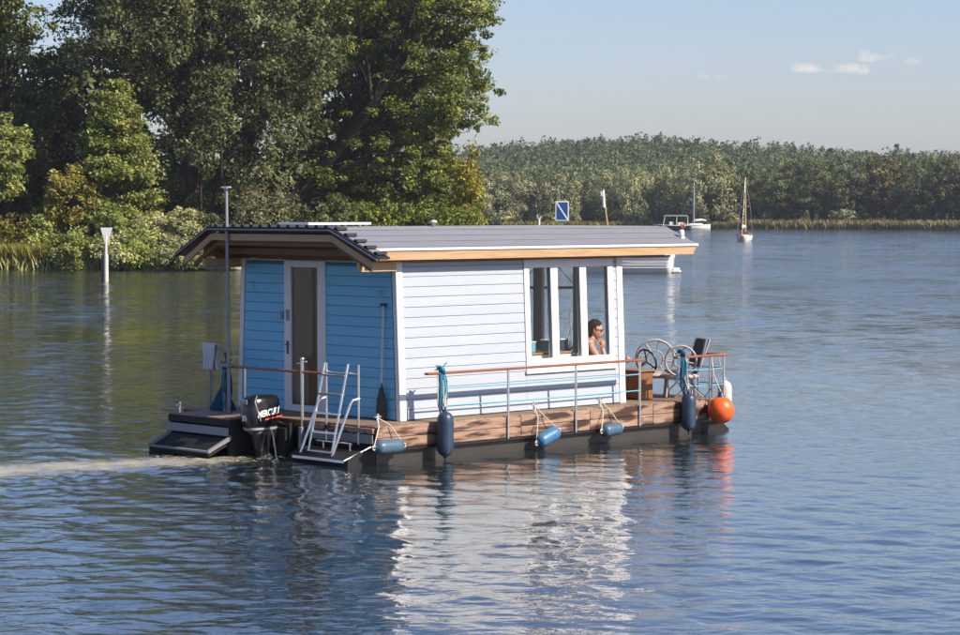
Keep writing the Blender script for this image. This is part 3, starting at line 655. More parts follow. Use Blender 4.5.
tag(link(bpy.data.objects.new('reed_clump', raw_mesh('reed_clump', Vv, Qq, M['reedgreen'], Tt))), 'tall yellow green reeds at the left edge of the bank', 'reeds', kind='stuff')
n = 6000; xx = rng.uniform(px(-60, 0, 141)[0], px(490, 0, 141)[0], n); yy = 140.9 + rng.uniform(-.6, 1.6, n)
Vv, Qq, Tt = blades(rng, np.stack([xx, yy], -1), .8, .06, 0, .35)
tag(link(bpy.data.objects.new('bank_grass', raw_mesh('bank_grass', Vv, Qq, M['leaf_bramble'], Tt))), 'grass fringe along the left waterline', 'grass', kind='stuff')
for i, pos in enumerate(('leftmost', 'middle', 'rightmost')):
    a = 210 + i * 13; p = px(a, 266, 140.2); mb = MB(); mb.sphere((0, 0, 0), .55 + .12 * (i % 2), .35, .22 + .05 * (i % 2), 9, 6)
    mb.v = [(x * (1 + .12 * math.sin(7 * x + 3 * y + i)), y, z * (1 + .2 * math.sin(5 * x + i))) for x, y, z in mb.v]
    o = mb.build('stone', M['stone']); o.location = (p[0], 140.2, .12); o.rotation_euler = (0, 0, i)
    tag(o, pos + ' of three pale stones at the waterline under the stern roof overhang', 'stone', 'stones at the left waterline')

# ------------------------------------------------------------------ the houseboat (boat frame: x to the bow, y to port, z up from the water)
HB = empty('houseboat', BOAT, YAW)
tag(HB, 'small blue and white wooden houseboat with grey roof on the water', 'houseboat')
DZ = .55; CL, CW = 4.76, 3.70; LEAN = R(2.5); YS, YP = -.38, 4.06; XS, XB = -.83, 6.70

# pontoons
for nm, y0, y1, xs_ in (('pontoon', -.34, .95, -1.30), ('pontoon', 2.45, 3.50, -1.90)):
    mb = MB(); prof = [(xs_, -.35), (xs_, .10), (xs_ + .25, .20), (6.2, .20), (6.75, .16), (6.95, .02), (6.8, -.35)]
    mb.prism([(a, b) for a, b in prof], y0, y1, 'y'); o = mb.build(nm, M['hull'], HB)
    mb = MB(); mb.box(-.78, 6.22, y0 - .012, y0 - .001, -.1, .195); mb.build('waterline_band', M['hullgrey'], o)
    mb = MB(); mb.sphere((6.75, (y0 + y1) / 2, -.02), .34, (y1 - y0) / 2 + .03, .17, 14, 8); mb.build('mossy_nose', M['algae'], o)
mb = MB(); mb.box(XS + .05, XB - .05, YS + .06, YP - .06, .202, .44); mb.build('underframe', M['hull'], HB)

# deck with planks running athwartships
mb = MB(); mb.box(XS + .02, XB - .02, YS + .03, YP - .03, .445, .522); deck = mb.build('deck', M['darkpine'], HB)
bw_ = .138; nP = int((XB - XS) / (bw_ + .006))
mb = MB(); mb.box(0, bw_, YS, YP, 0, .026, .004); pm = mb.mesh('deck_plank', M['decktop'])
for i in range(nP): inst('plank', pm, deck, (XS + .003 + i * (XB - XS) / nP, 0, .524))
# fascia: two long planks each side, in lengths
xcuts = [XS, .62, 2.05, 3.55, 5.0, XB]
for ysid, sgn in ((YS, -1), (YP, 1)):
    mb = MB(); mb.box(XS + .01, XB - .01, min(ysid, ysid + sgn * .012), max(ysid, ysid + sgn * .012), .215, .52); fa = mb.build('side_fascia', M['darkpine'], HB)
    for k in range(5):
        for r_ in range(2):
            mb = MB(); a, b = sorted((ysid + sgn * .014, ysid + sgn * .042)); L = xcuts[k + 1] - xcuts[k] - .008
            mb.box(0, L, a, b, 0, .150, .005); o = mb.build('plank', M['deckwood'], fa); o.location = (xcuts[k] + .004 + (.07 if r_ and k else 0) * 0, 0, .225 + r_ * .158)
    mb = MB(); a, b = sorted((ysid - sgn * .01, ysid + sgn * .05)); mb.box(XS, XB, a, b, .19, .219); mb.build('rub_rail', M['black'], fa)
mb = MB(); mb.box(XB, XB + .03, YS, YP, .22, .52, .004); mb.build('bow_fascia', M['deckwood'], HB)
# stern cross beams and the raised port platform
mb = MB(); mb.box(XS - .03, XS - .002, YS + .02, 1.02, .30, .43, .004); mb.build('stern_beam', M['gmetal'], HB)
mb = MB(); mb.box(XS - .04, XS - .004, YS, 1.04, .445, .52, .004); mb.build('stern_fascia', M['deckwood'], HB)
mb = MB(); mb.box(-1.56, XS - .004, 1.99, 3.48, .44, .535, .005); plat = mb.build('port_platform', M['hull'], HB)
for i in range(5): mb = MB(); mb.box(-1.55 + i * .144, -1.55 + i * .144 + .138, 2.0, 3.46, .537, .556, .003); mb.build('plank', M['decktop'], plat)
mb = MB(); mb.box(-1.60, -1.565, 2.0, 3.46, .30, .42, .004); mb.build('stern_beam', M['gmetal'], HB)
mb = MB(); mb.box(-1.55, -.9, 2.0, 2.06, .0, .44); mb.box(-1.55, -.9, 3.40, 3.46, .0, .44); mb.box(-1.2, -1.1, 2.07, 3.39, -.05, .44); mb.build('platform_support', M['hull'], HB)
# port swim ramp
rp = [(-1.60, .27), (-1.95, .10), (-1.95, .02), (-1.60, .17)]
mb = MB(); mb.prism(rp, 1.98, 3.34, 'y'); ramp = mb.build('swim_ramp', M['hull'], HB)
mb = MB(); mb.box(-2.01, -1.94, 1.93, 3.41, .085, .115, .004); mb.build('lip', M['tread'], ramp)
for yy in (1.91, 3.35):
    mb = MB(); mb.prism([(-1.58, .31), (-2.00, .125), (-2.00, .08), (-1.58, .25)], yy + .012, yy + .055, 'y'); mb.build('side_strake', M['tread'], ramp)
# starboard swim platform
mb = MB(); mb.box(-1.32, -.86, -.27, .86, .055, .095, .005); sw = mb.build('swim_platform', M['alu'], HB)
mb = MB()
for i in range(10): mb.box(-1.325, -1.318, -.05 + i * .072, -.05 + i * .072 + .035, .063, .082)
mb.build('tread_slots', M['text'], sw)
mb = MB(); mb.box(-1.30, -.88, -.25, .84, -.2, .05); mb.build('float', M['hull'], sw)
mb = MB(); mb.tube([(-1.32, -.28, .09), (-.86, -.33, .26)], .012, 6); mb.build('stay', M['alu'], sw)

# transom and engine well
mb = MB(); mb.box(-1.0, -.86, 1.40, 1.97, .0, .42, .01); mb.box(-.95, -.86, 1.36, 1.39, .0, .5); mb.build('transom', M['hull'], HB)
mb = MB(); mb.box(-.94, -.87, 1.10, 1.17, .05, .45, .005); mb.build('transom_post', M['gmetal'], HB)

# ---- cabin walls
FZ = .56
BP, BT, BG = .148, .020, .005       # board pitch, thickness, gap
def board_mesh(name, L, mat, h=BP):
    mb = MB(); z0, z1 = BG / 2, h - BG / 2; t_ = BT
    mb.prism([(0, z0), (-t_ * .75, z0), (-t_, z0 + .007), (-t_ * .9, z1 - .007), (-t_ * .6, z1), (0, z1)], 0, L, 'x'); return mb.mesh(name, mat)
def wall_side(name, out, mat, spans, zh, label=None):
    """leaning long wall; out=-1 starboard, +1 port"""
    mb = MB(); segs = spans
    for a, b, z0, z1 in segs: mb.box(a, b, .0, .05, z0, z1)
    w = mb.build(name, M['back'], HB); w.location = (0, 0, FZ) if out < 0 else (CL, CW, FZ); w.rotation_euler = (-LEAN, 0, 0 if out < 0 else math.pi)
    for a, b, z0, z1 in segs:
        me = board_mesh('side_board', b - a - .004, mat); k = 0
        zz = z0
        while zz < z1 - .03:
            hh = min(BP, z1 - zz)
            m_ = me if abs(hh - BP) < 1e-6 else board_mesh('side_board', b - a - .004, mat, hh)
            inst('board', m_, w, (a + .002, -.001, zz)); zz += BP
    return w
WX0, WX1, WZ0, WZ1 = 2.587, 4.570, .60, 2.27      # window unit on the starboard wall (z above floor)
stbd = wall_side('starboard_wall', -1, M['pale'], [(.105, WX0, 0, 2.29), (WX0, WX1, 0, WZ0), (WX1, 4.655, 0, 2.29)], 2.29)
port = wall_side('port_wall', 1, M['blue'], [(.105, .6, 0, 2.29), (.6, 2.9, 0, .8), (2.9, 4.655, 0, 2.29)], 2.29)
# corner posts and trim
def lean_part(name, mb, mat, out=-1):
    o = mb.build(name, mat, HB); o.location = (0, 0, FZ) if out < 0 else (CL, CW, FZ); o.rotation_euler = (-LEAN, 0, 0 if out < 0 else math.pi); return o
for out in (-1, 1):
    mb = MB(); mb.box(-.028, .10, -.036, .055, -.01, 2.30, .006); lean_part('corner_trim', mb, M['white'], out)
    mb = MB(); mb.box(4.657, 4.79, -.036, .055, -.01, 2.30, .006); lean_part('corner_trim', mb, M['white'], out)
# starboard window: frame, mullions, three panes, sill
mb = MB()
mb.box(WX0, WX1, -.040, .03, 2.16, 2.285, .004)
mb.box(WX0, WX1, -.040, .03, WZ0, WZ0 + .17, .004)
for a, b in ((WX0, 2.696), (3.16, 3.314), (3.805, 3.954), (4.443, WX1)): mb.box(a, b, -.040, .05, WZ0 + .171, 2.159, .004)
win = lean_part('window', mb, M['white'])
for a, b in ((2.696, 3.16), (3.314, 3.805), (3.954, 4.443)):
    mb = MB(); mb.box(a + .003, b - .003, .004, .010, WZ0 + .172, 2.158); mb.build('pane', M['glass'], win)
    mb = MB()
    for u, v in ((a + .003, a + .010), (b - .010, b - .003)): mb.box(u, v, -.004, .003, WZ0 + .172, 2.158)
    mb.build('gasket', M['darkgrey'], win)
mb = MB(); mb.box(WX0 - .02, WX1 + .02, -.06, -.030, WZ0 - .05, WZ0 - .005, .004); mb.build('sill', M['white'], win)
mb = MB(); mb.box(.6, .7, -.03, .04, .8, 2.2); mb.box(2.8, 2.9, -.03, .04, .8, 2.2); mb.box(.7, 2.8, -.03, .04, .8, .9); mb.box(.7, 2.8, -.03, .04, 2.1, 2.2); pw = lean_part('window', mb, M['white'], 1)
mb = MB(); mb.box(.7, 2.8, 0, .006, .9, 2.1); mb.build('pane', M['glass'], pw)
# stern wall (vertical, trapezoid), boards either side of the door
mb = MB(); mb.box(.0, .05, .12, 1.62, FZ, 2.82); mb.box(.0, .05, 2.58, 3.58, FZ, 2.82); mb.box(.0, .05, 1.62, 2.58, 2.80, 2.82)
stern = mb.build('stern_wall', M['back'], HB)
def stern_board(y0, y1): 
    mb = MB(); z0, z1 = BG / 2, BP - BG / 2; t_ = BT
    n = len([0])
    pr = [(0, z0), (-t_ * .75, z0), (-t_, z0 + .007), (-t_ * .9, z1 - .007), (-t_ * .6, z1), (0, z1)]
    mb.v = []; vs = [(p, y0, q) for p, q in pr] + [(p, y1, q) for p, q in pr]; k = len(pr)
    mb.add(vs, [tuple(range(k)), tuple(range(k, 2 * k))[::-1]] + [(i, (i + 1) % k, k + (i + 1) % k, k + i) for i in range(k)]); return mb
for k in range(15):
    z = FZ + k * BP; ins = math.tan(LEAN) * (k * BP + .08)
    o = stern_board(.08 + ins, 1.618).build('board', M['blue'], stern); o.location = (-.001, 0, z)
    o = stern_board(2.582, 3.62 - ins).build('board', M['blue'], stern); o.location = (-.001, 0, z)
# bow wall: glazed, three openings
mb = MB()
for a, b in ((.10, .20), (.907, 1.044), (1.748, 1.945), (2.72, 2.85), (3.48, 3.60)): mb.box(CL - .07, CL, a, b, FZ, 2.8, .004)
mb.box(CL - .07, CL - .002, .21, 3.47, 2.70, 2.80); mb.box(CL - .07, CL - .002, .21, 3.47, FZ, FZ + .10)
bw = mb.build('bow_wall', M['gmetal'], HB)
for a, b in ((.205, .902), (1.05, 1.742), (1.95, 2.715), (2.855, 3.475)):
    mb = MB(); mb.box(CL - .04, CL - .034, a, b, FZ + .105, 2.695); mb.build('pane', M['glass'], bw)
# floor, ceiling, inner partition
mb = MB(); mb.box(.06, CL - .08, .1, 3.6, DZ + .004, DZ + .02); mb.build('cabin_floor', M['intwood'], HB)
mb = MB(); mb.box(1.55, 1.60, .14, 3.55, .58, 2.8); mb.build('partition', M['intwood'], HB)
# door
mb = MB(); mb.box(-.045, .03, 1.622, 1.80, FZ, 2.84, .005); mb.box(-.045, .03, 2.42, 2.578, FZ, 2.84, .005); mb.box(-.045, .03, 1.803, 2.417, 2.74, 2.84, .005); mb.box(-.045, .03, 1.803, 2.417, FZ, .66, .005)
door = mb.build('door', M['white'], HB)
mb = MB(); mb.box(-.012, .012, 1.803, 2.417, .662, 2.738); mb.build('panel', M['brown'], door)
mb = MB(); mb.box(-.020, -.013, 1.803, 2.417, .662, 2.738); mb.build('pane', M['glass'], door)
mb = MB(); mb.box(-.055, -.045, 2.47, 2.51, 1.42, 1.62); mb.tube([(-.06, 2.49, 1.57), (-.10, 2.49, 1.57), (-.10, 2.40, 1.57)], .010, 6); mb.build('handle', M['black'], door)
mb = MB(); mb.box(-.060, -.045, 2.45, 2.52, 1.93, 2.09, .004); mb.box(-.055, -.035, 2.60, 2.66, 1.95, 2.07, .004); mb.build('hasp', M['gmetal'], door)
for yy, zz in ((3.35, 2.50), (.38, 2.44)):
    mb = MB(); mb.tube([(-.02, yy, zz), (-.06, yy, zz - .02), (-.065, yy, zz - .09), (-.04, yy, zz - .11)], .012, 6); mb.build('hook', M['steel'], HB)

# ---- roof
ZT, ZE, YE = 3.33, 3.05, -.15
BR0, BR1 = .53, CW - .53 + .15; YE1 = CW + .15
RX0, RX1 = -.62, 6.35
mb = MB(); th_ = .035
top = [(YE, ZE), (BR0, ZT), (BR1, ZT), (YE1, ZE)]
mb.prism(top + [(y, z - th_) for y, z in top[::-1]], RX0, RX1, 'x'); roof = mb.build('roof', M['roof'], HB)
def prof_z(y):
    if y < BR0: return ZE + (ZT - ZE) * (y - YE) / (BR0 - YE)
    if y > BR1: return ZE + (ZT - ZE) * (YE1 - y) / (YE1 - BR1)
    return ZT
ny_ = 21
for i in range(ny_):
    y = YE + .06 + (YE1 - YE - .12) * i / (ny_ - 1); z = prof_z(y) + .001
    mb = MB(); mb.prism([(y - .022, z - .004), (y - .008, z + .006), (y + .008, z + .006), (y + .022, z - .004)], RX0 + .01, RX1 - .005, 'x'); mb.build('rib', M['roof'], roof)
for ye, s_ in ((YE, -1), (YE1, 1)):
    mb = MB(); a, b = sorted((ye + s_ * .002, ye + s_ * .022)); mb.box(RX0, RX1 + .012, a, b, ZE - .032, ZE + .006, .003); mb.build('drip_edge', M['white'], roof)
    a, b = sorted((ye + s_ * .0015, ye - s_ * .03))
    mb = MB(); mb.prism([(RX0 + .02, ZE - .165), (RX0 + .02, ZE - .037), (RX1 - .01, ZE - .037), (RX1 - .10, ZE - .165)], a, b, 'y'); mb.build('fascia_board', M['pine'], roof)
mb = MB(); mb.box(RX1 + .001, RX1 + .014, YE, YE1, ZE - .05, ZE - .002); mb.build('drip_edge', M['white'], roof)
# underside boards and beams
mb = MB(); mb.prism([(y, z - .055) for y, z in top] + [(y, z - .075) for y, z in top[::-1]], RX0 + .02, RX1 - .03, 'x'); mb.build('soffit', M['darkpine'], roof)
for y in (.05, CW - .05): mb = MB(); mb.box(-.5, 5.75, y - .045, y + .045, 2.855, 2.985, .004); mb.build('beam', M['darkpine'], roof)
for k in range(9):
    x = -.45 + k * .82; mb = MB(); mb.prism([(YE + .05, ZE - .17), (YE + .05, ZE - .09), (BR0, ZT - .09), (BR1, ZT - .09), (YE1 - .05, ZE - .09), (YE1 - .05, ZE - .17), (BR1, ZT - .19), (BR0, ZT - .19)], x, x + .06, 'x'); mb.build('rafter', M['pine'], roof)
mb = MB(); mb.box(.002, CL - .08, .12, CW - .12, 2.83, 2.85); mb.build('ceiling', M['white'], roof)
# stern canopy: ribbed sheet with dark verge trim, wider than the main roof
CX0, CX1 = -.86, -.64; CY0, CY1 = -.50, CW + .50
ct = [(CY0, 2.935), (BR0, 3.345), (BR1 + .06, 3.345), (CY1, 2.935)]
mb = MB(); mb.prism(ct + [(y, z - .022) for y, z in ct[::-1]], CX0, CX1, 'x'); can = mb.build('stern_canopy', M['roofdark'], HB)
def can_z(y):
    if y < BR0: return 2.935 + .41 * (y - CY0) / (BR0 - CY0)
    if y > BR1 + .06: return 2.935 + .41 * (CY1 - y) / (CY1 - BR1 - .06)
    return 3.345
nr = 22
for i in range(nr):
    y = CY0 + .10 + (CY1 - CY0 - .20) * i / (nr - 1); z = can_z(y)
    mb = MB(); mb.prism([(y - .050, z + .001), (y - .026, z + .042), (y + .026, z + .042), (y + .050, z + .001)], CX0 + .03, CX1, 'x'); o = mb.build('rib', M['roofdark'], can)
    if i < nr - 1:
        y2 = CY0 + .10 + (CY1 - CY0 - .20) * (i + 1) / (nr - 1); ya, yb = y + .053, y2 - .053
        mb = MB(); vs = [(CX0 + .035, ya, can_z(ya) + .003), (CX0 + .035, yb, can_z(yb) + .003), (CX1, yb, can_z(yb) + .003), (CX1, ya, can_z(ya) + .003)]
        mb.add(vs + [(a, b, c + .004) for a, b, c in vs], [(0, 1, 2, 3), (4, 7, 6, 5), (0, 4, 5, 1), (1, 5, 6, 2), (2, 6, 7, 3), (3, 7, 4, 0)]); mb.build('pan', M['roof'], can)
mb = MB(); up, lo = [(y, z + .004) for y, z in ct], [(y, z - .066) for y, z in ct]
mb.prism(up + lo[::-1], CX0 - .022, CX0 - .002, 'x'); mb.build('verge_trim', M['roofdark'], can)
up, lo = [(y, z - .022) for y, z in ct], [(y, z - .045) for y, z in ct]
mb = MB(); mb.prism(up + lo[::-1], CX0 - .034, CX0 - .0235, 'x'); mb.build('gutter_lip', M['gmetal'], can)
# wooden barge boards under the canopy
cb = [(CY0 + .16, 2.86), (BR0 + .02, 3.245), (BR1 + .04, 3.245), (CY1 - .16, 2.86)]
mb = MB(); mb.prism(cb + [(y, z - .10) for y, z in cb[::-1]], CX0 + .03, CX0 + .07, 'x'); mb.build('barge_board', M['pine'], can)
cb2 = [(CY0 + .30, 2.80), (BR0 + .05, 3.14), (BR1, 3.14), (CY1 - .30, 2.80)]
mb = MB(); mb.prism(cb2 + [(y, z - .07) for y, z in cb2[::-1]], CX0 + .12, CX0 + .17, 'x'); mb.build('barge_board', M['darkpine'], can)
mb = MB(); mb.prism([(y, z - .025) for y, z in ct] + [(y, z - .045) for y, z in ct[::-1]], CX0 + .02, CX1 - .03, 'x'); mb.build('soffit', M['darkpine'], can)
mb = MB(); mb.box(-.75, -.05, .02, .09, 2.72, 2.86, .004); mb.build('outrigger', M['pine'], can)
mb = MB(); mb.box(-.75, -.05, CW - .09, CW - .02, 2.72, 2.86, .004); mb.build('outrigger', M['pine'], can)
mb = MB(); mb.box(-.45, -.40, .0, CW, 2.93, 3.03, .004); mb.build('cross_beam', M['darkpine'], can)
mb = MB(); mb.prism([(.13, 2.86), (.13, 3.05), (.60, 3.23), (CW - .60, 3.23), (CW - .13, 3.05), (CW - .13, 2.86)], -.03, -.002, 'x'); mb.build('gable_board', M['darkpine'], can)
# solar panel, vent, light on the roof
mb = MB(); mb.box(.0, 1.26, 2.05, 2.76, ZT + .045, ZT + .082, .003); sp_ = mb.build('solar_panel', M['signwhite'], HB)
mb = MB(); mb.box(.02, 1.24, 2.07, 2.74, ZT + .083, ZT + .086); mb.build('solar_cells', M['solar'], sp_)
for a, b in ((.1, 2.15), (1.1, 2.15), (.1, 2.66), (1.1, 2.66)): mb = MB(); mb.box(a, a + .05, b, b + .03, ZT, ZT + .044); mb.build('bracket', M['alu'], sp_)
mb = MB(); mb.lathe([(.03, 0), (.03, .07), (.055, .075), (.055, .10), (.02, .115)], 12, Matrix.Translation((2.15, 1.6, ZT))); mb.build('roof_vent', M['white'], HB)
mb = MB(); mb.box(RX1 - .14, RX1 - .06, .06, .13, 3.12, 3.17); mb.lathe([(.04, 0), (.045, .02), (.045, .09), (.03, .11)], 12, Matrix.Translation((RX1 - .10, .095, 3.17))); mb.build('navigation_light', M['white'], HB)

# ---- railings
def post(p, z0, z1, parent, r=.019): 
    mb = MB(); mb.tube([(p[0], p[1], z0), (p[0], p[1], z1)], r, 9); return mb.build('post', M['steel'], parent)
RZ, RY = 1.27, YS - .062
mb = MB(); mb.box(.10, 4.74, RY - .045, RY + .045, RZ - .036, RZ, .010); rail = mb.build('side_railing', M['rail'], HB)
for x in (.38, 1.757, 3.21, 4.66): post((x, RY), .215, RZ - .036, rail)
for zz in (.775, 1.03):
    mb = MB(); mb.tube([(.38, RY, zz), (1.757, RY, zz - .008), (3.21, RY, zz - .008), (4.66, RY, zz)], .010, 6); mb.build('guard_rope', M['cyan'], rail)
mb = MB(); mb.box(5.50, 6.74, RY - .045, RY + .045, RZ - .036, RZ, .010); brail = mb.build('bow_railing', M['rail'], HB)
mb = MB(); mb.box(6.64, 6.73, RY + .047, .15, RZ - .03, RZ + .006, .010); mb.build('cross_rail', M['rail'], brail)
for x, y in ((5.70, RY), (6.34, RY), (6.685, RY), (6.685, -.20), (6.685, .10)): post((x, y), .215 if y == RY else .55, RZ - .037, brail)
for zz in (.78, 1.04):
    mb = MB(); mb.tube([(5.70, RY, zz), (6.34, RY, zz - .015), (6.685, RY, zz), (6.685, .10, zz)], .009, 6); mb.build('guard_rope', M['cyan'], brail)
mb = MB(); mb.tube([(-.82, .72, 1.245), (-.82, 3.18, 1.245)], .020, 9); srail = mb.build('stern_railing', M['rail'], HB)
post((-.82, 1.22), .34, 1.42, srail, .026); post((-.82, 2.55), .35, 1.235, srail, .018)
mb = MB(); mb.tube([(-.82, 1.12, 1.40), (-.82, 1.34, 1.36)], .012, 6); mb.sphere((-.82, 1.22, 1.43), .035, n=10, m=6); mb.build('finial', M['steel'], srail)
# flagpole
mb = MB(); mb.tube([(-.86, 2.90, .05), (-.86, 2.905, 2.0), (-.86, 2.94, 3.94)], [.033, .028, .024], 10); fp = mb.build('flagpole', M['gmetal'], HB)
mb = MB(); mb.box(-.90, -.82, 2.86, 3.02, 3.93, 3.955, .004); mb.sphere((-.86, 2.94, 3.93), .03, n=8, m=6); mb.build('cap', M['steel'], fp)
mb = MB(); mb.tube([(-.86, 2.985, .56), (-.86, 2.99, 1.2)], .03, 8); mb.box(-.93, -.83, 2.84, 3.06, 1.24, 1.30, .005); mb.build('clamp', M['gmetal'], fp)
# boarding ladder, gate posts
mb = MB(); st = [((-1.14, .72, .095), (-.86, .66, 1.41)), ((-1.14, .20, .095), (-.86, .155, 1.41))]
for a, b in st: mb.tube([a, b], .019, 9)
lad = mb.build('boarding_ladder', M['alu'], HB)
for k in range(5):
    f = .05 + k * .205; a = Vector(st[0][0]).lerp(Vector(st[0][1]), f); b = Vector(st[1][0]).lerp(Vector(st[1][1]), f)
    mb = MB(); mb.box(a.x - .035, a.x + .045, b.y, a.y, a.z - .014, a.z + .012, .004); mb.build('rung', M['gmetal'] if k > 2 else M['alu'], lad)
mb = MB(); mb.tube([(-1.22, .10, .095), (-.98, -.03, .86), (-.95, -.045, .91), (-.84, -.06, .93)], .021, 9); mb.tube([(-1.22, .80, .095), (-.98, .68, .84), (-.95, .67, .89), (-.86, .66, .91)], .021, 9); mb.build('grab_rail', M['alu'], lad)
mb = MB()
for a in ((-.85, .64), (-.85, -.06)): mb.tube([(a[0], a[1], .28), (a[0], a[1], 1.41)], .017, 8)
mb.tube([(-.85, .64, 1.28), (-.85, -.06, 1.28)], .016, 8); mb.tube([(-1.02, .66, .30), (-1.02, -.1, .30)], .014, 8); mb.tube([(-1.03, .50, .09), (-1.03, .50, .30)], .014, 6); mb.tube([(-1.03, -.08, .09), (-1.03, -.08, .30)], .014, 6)
mb.build('gate_frame', M['steel'], lad)
# cleats
for x, y in ((-.70, -.30), (2.42, -.33), (3.86, -.33), (-1.42, 3.36)):
    mb = MB(); mb.tube([(x, y, .55), (x, y, .72)], [.022, .018], 8); mb.tube([(x - .075, y - .02, .675), (x + .075, y + .02, .675)], .013, 7); mb.build('cleat', M['alu'], HB)
# helm: console, wheel, screen top
mb = MB(); mb.box(5.34, 5.62, .14, .62, .556, 1.00, .01); con = mb.build('helm_console', M['darkpine'], HB)
mb = MB(); mb.box(5.31, 5.65, .11, .65, 1.003, 1.03, .006); mb.build('console_top', M['intwood'], con)
mb = MB(); mb.ring((5.84, .48, 1.13), .205, .016, (1, 0, .25), 30, 7)
for q in (90, 210, 330): mb.tube([(5.84, .48, 1.13), Vector((5.84, .48, 1.13)) + Vector((-.25 * math.sin(R(q)), math.cos(R(q)), math.sin(R(q)))).normalized() * .20], .013, 6)
mb.tube([(5.66, .48, 1.08), (5.84, .48, 1.13)], .02, 8); mb.build('steering_wheel', M['black'], con)

# ------------------------------------------------------------------ things on and around the boat
def BE(name, x, y, z, rz=0): return empty(name, BW(x, y, z), YAW + rz)

# outboard motor
om = BE('outboard_motor', -1.02, 1.70, .42); tag(om, 'black outboard motor with white lettering on the stern transom', 'outboard motor')
def loft(mb, secs, n=28, e=3.2):
    vs, fs = [], []
    for (cx, cy, z, a, b) in secs:
        for j in range(n):
            q = 2 * math.pi * j / n; c, s_ = math.cos(q), math.sin(q)
            vs.append((cx + a * math.copysign(abs(c) ** (2 / e), c), cy + b * math.copysign(abs(s_) ** (2 / e), s_), z))
    for i in range(len(secs) - 1):
        for j in range(n): fs.append((i * n + j, i * n + (j + 1) % n, (i + 1) * n + (j + 1) % n, (i + 1) * n + j))
    fs.append(tuple(range(n))[::-1]); fs.append(tuple((len(secs) - 1) * n + j for j in range(n)))
    mb.add(vs, fs, True); return mb
mb = MB(); loft(mb, [(-.20, 0, .02, .25, .155), (-.20, 0, .06, .285, .175), (-.20, 0, .20, .305, .185), (-.195, 0, .34, .30, .183), (-.19, 0, .43, .275, .165), (-.18, 0, .475, .225, .13), (-.17, 0, .488, .15, .08)])
cw = mb.build('cowl', M['cowl'], om)
mb = MB(); loft(mb, [(-.20, 0, -.03, .245, .15), (-.20, 0, .015, .262, .162)]); mb.build('trim_band', M['gmetal'], cw)
mb = MB(); mb.box(-.5145, -.50, -.085, .085, .36, .43, .006); mb.build('rear_vent', M['gmetal'], cw)
mb = MB(); mb.tube([(-.34, -.184, .12), (-.42, -.15, .40), (-.34, -.10, .475)], .012, 6); mb.build('air_scoop', M['gmetal'], cw)
def text_mesh(body, size, mat, shear=0.0, bold=.0):
    cu = bpy.data.curves.new('lettering', 'FONT'); cu.body = body; cu.size = size; cu.align_x = 'CENTER'; cu.align_y = 'CENTER'; cu.extrude = .003; cu.shear = shear; cu.offset = bold; cu.resolution_u = 3
    ob = bpy.data.objects.new('lettering', cu); COL.objects.link(ob); bpy.context.view_layer.update()
    me = bpy.data.meshes.new_from_object(ob.evaluated_get(bpy.context.evaluated_depsgraph_get())); bpy.data.objects.remove(ob); bpy.data.curves.remove(cu)
    me.materials.clear(); me.materials.append(mat); return me
SEC = [(.02, .25, .155), (.06, .285, .175), (.20, .305, .185), (.34, .30, .183), (.43, .275, .165), (.475, .225, .13)]
def cowl_wrap(me, Mx, side):
    for v in me.vertices:
        out = .0035 if v.co.z > 0 else .0; p = Mx @ v.co; a = float(np.interp(p.z, [q[0] for q in SEC], [q[1] for q in SEC])); b = float(np.interp(p.z, [q[0] for q in SEC], [q[2] for q in SEC]))
        if side: p.y = -b * max(0.02, 1 - min(.99, abs((p.x + .198) / a)) ** 3.2) ** (1 / 3.2) - .001 - out
        else: p.x = -.20 - a * max(0.02, 1 - min(.99, abs(p.y / b)) ** 3.2) ** (1 / 3.2) - .001 - out
        v.co = p
    me.update(); return me
def MX(loc, rot, sc): return Matrix.Translation(loc) @ Euler(rot).to_matrix().to_4x4() @ Matrix.Diagonal((*sc, 1))
inst('lettering', cowl_wrap(text_mesh('MERCURY', .125, M['text'], .25, .004), MX((-.185, 0, .235), (R(90), R(-8), 0), (.74, 1, 1)), True), cw)
mb = MB(); mb.prism([(-.27, .125), (-.24, .15), (.06, .19), (.05, .165)], -.1895, -.183, 'y'); mb.build('red_stripe', M['red'], cw)
inst('lettering', cowl_wrap(text_mesh('30', .12, M['text'], 0, .003), MX((0, 0, .155), (R(90), 0, R(-90)), (1, 1, 1)), False), cw)
mb = MB(); loft(mb, [(-.17, 0, -.62, .09, .06), (-.17, 0, -.40, .10, .07), (-.19, 0, -.12, .15, .10), (-.20, 0, -.03, .22, .14)]); mb.build('midsection', M['black'], om)
mb = MB(); loft(mb, [(-.24, 0, -.66, .26, .11), (-.24, 0, -.635, .26, .11)], 20, 2.4); mb.sphere((-.20, 0, -.82), .30, .06, .07, 14, 8); mb.box(-.26, -.10, -.02, .02, -1.0, -.62); mb.build('gearcase', M['black'], om)
mb = MB(); mb.box(-.06, .10, -.13, .13, -.28, .0, .01); mb.tube([(.02, -.12, -.05), (.02, .12, -.05)], .03, 8); mb.build('clamp_bracket', M['black'], om)
mb = MB(); mb.tube([(-.14, -.19, -.02), (-.12, -.2, -.12), (-.05, -.19, -.45)], .012, 6); mb.build('tilt_rod', M['steel'], om)
mb = MB(); mb.tube([(.0, -.1, .10), (.12, -.22, .04), (.15, -.24, -.12)], .02, 7); mb.build('cable', M['black'], om)

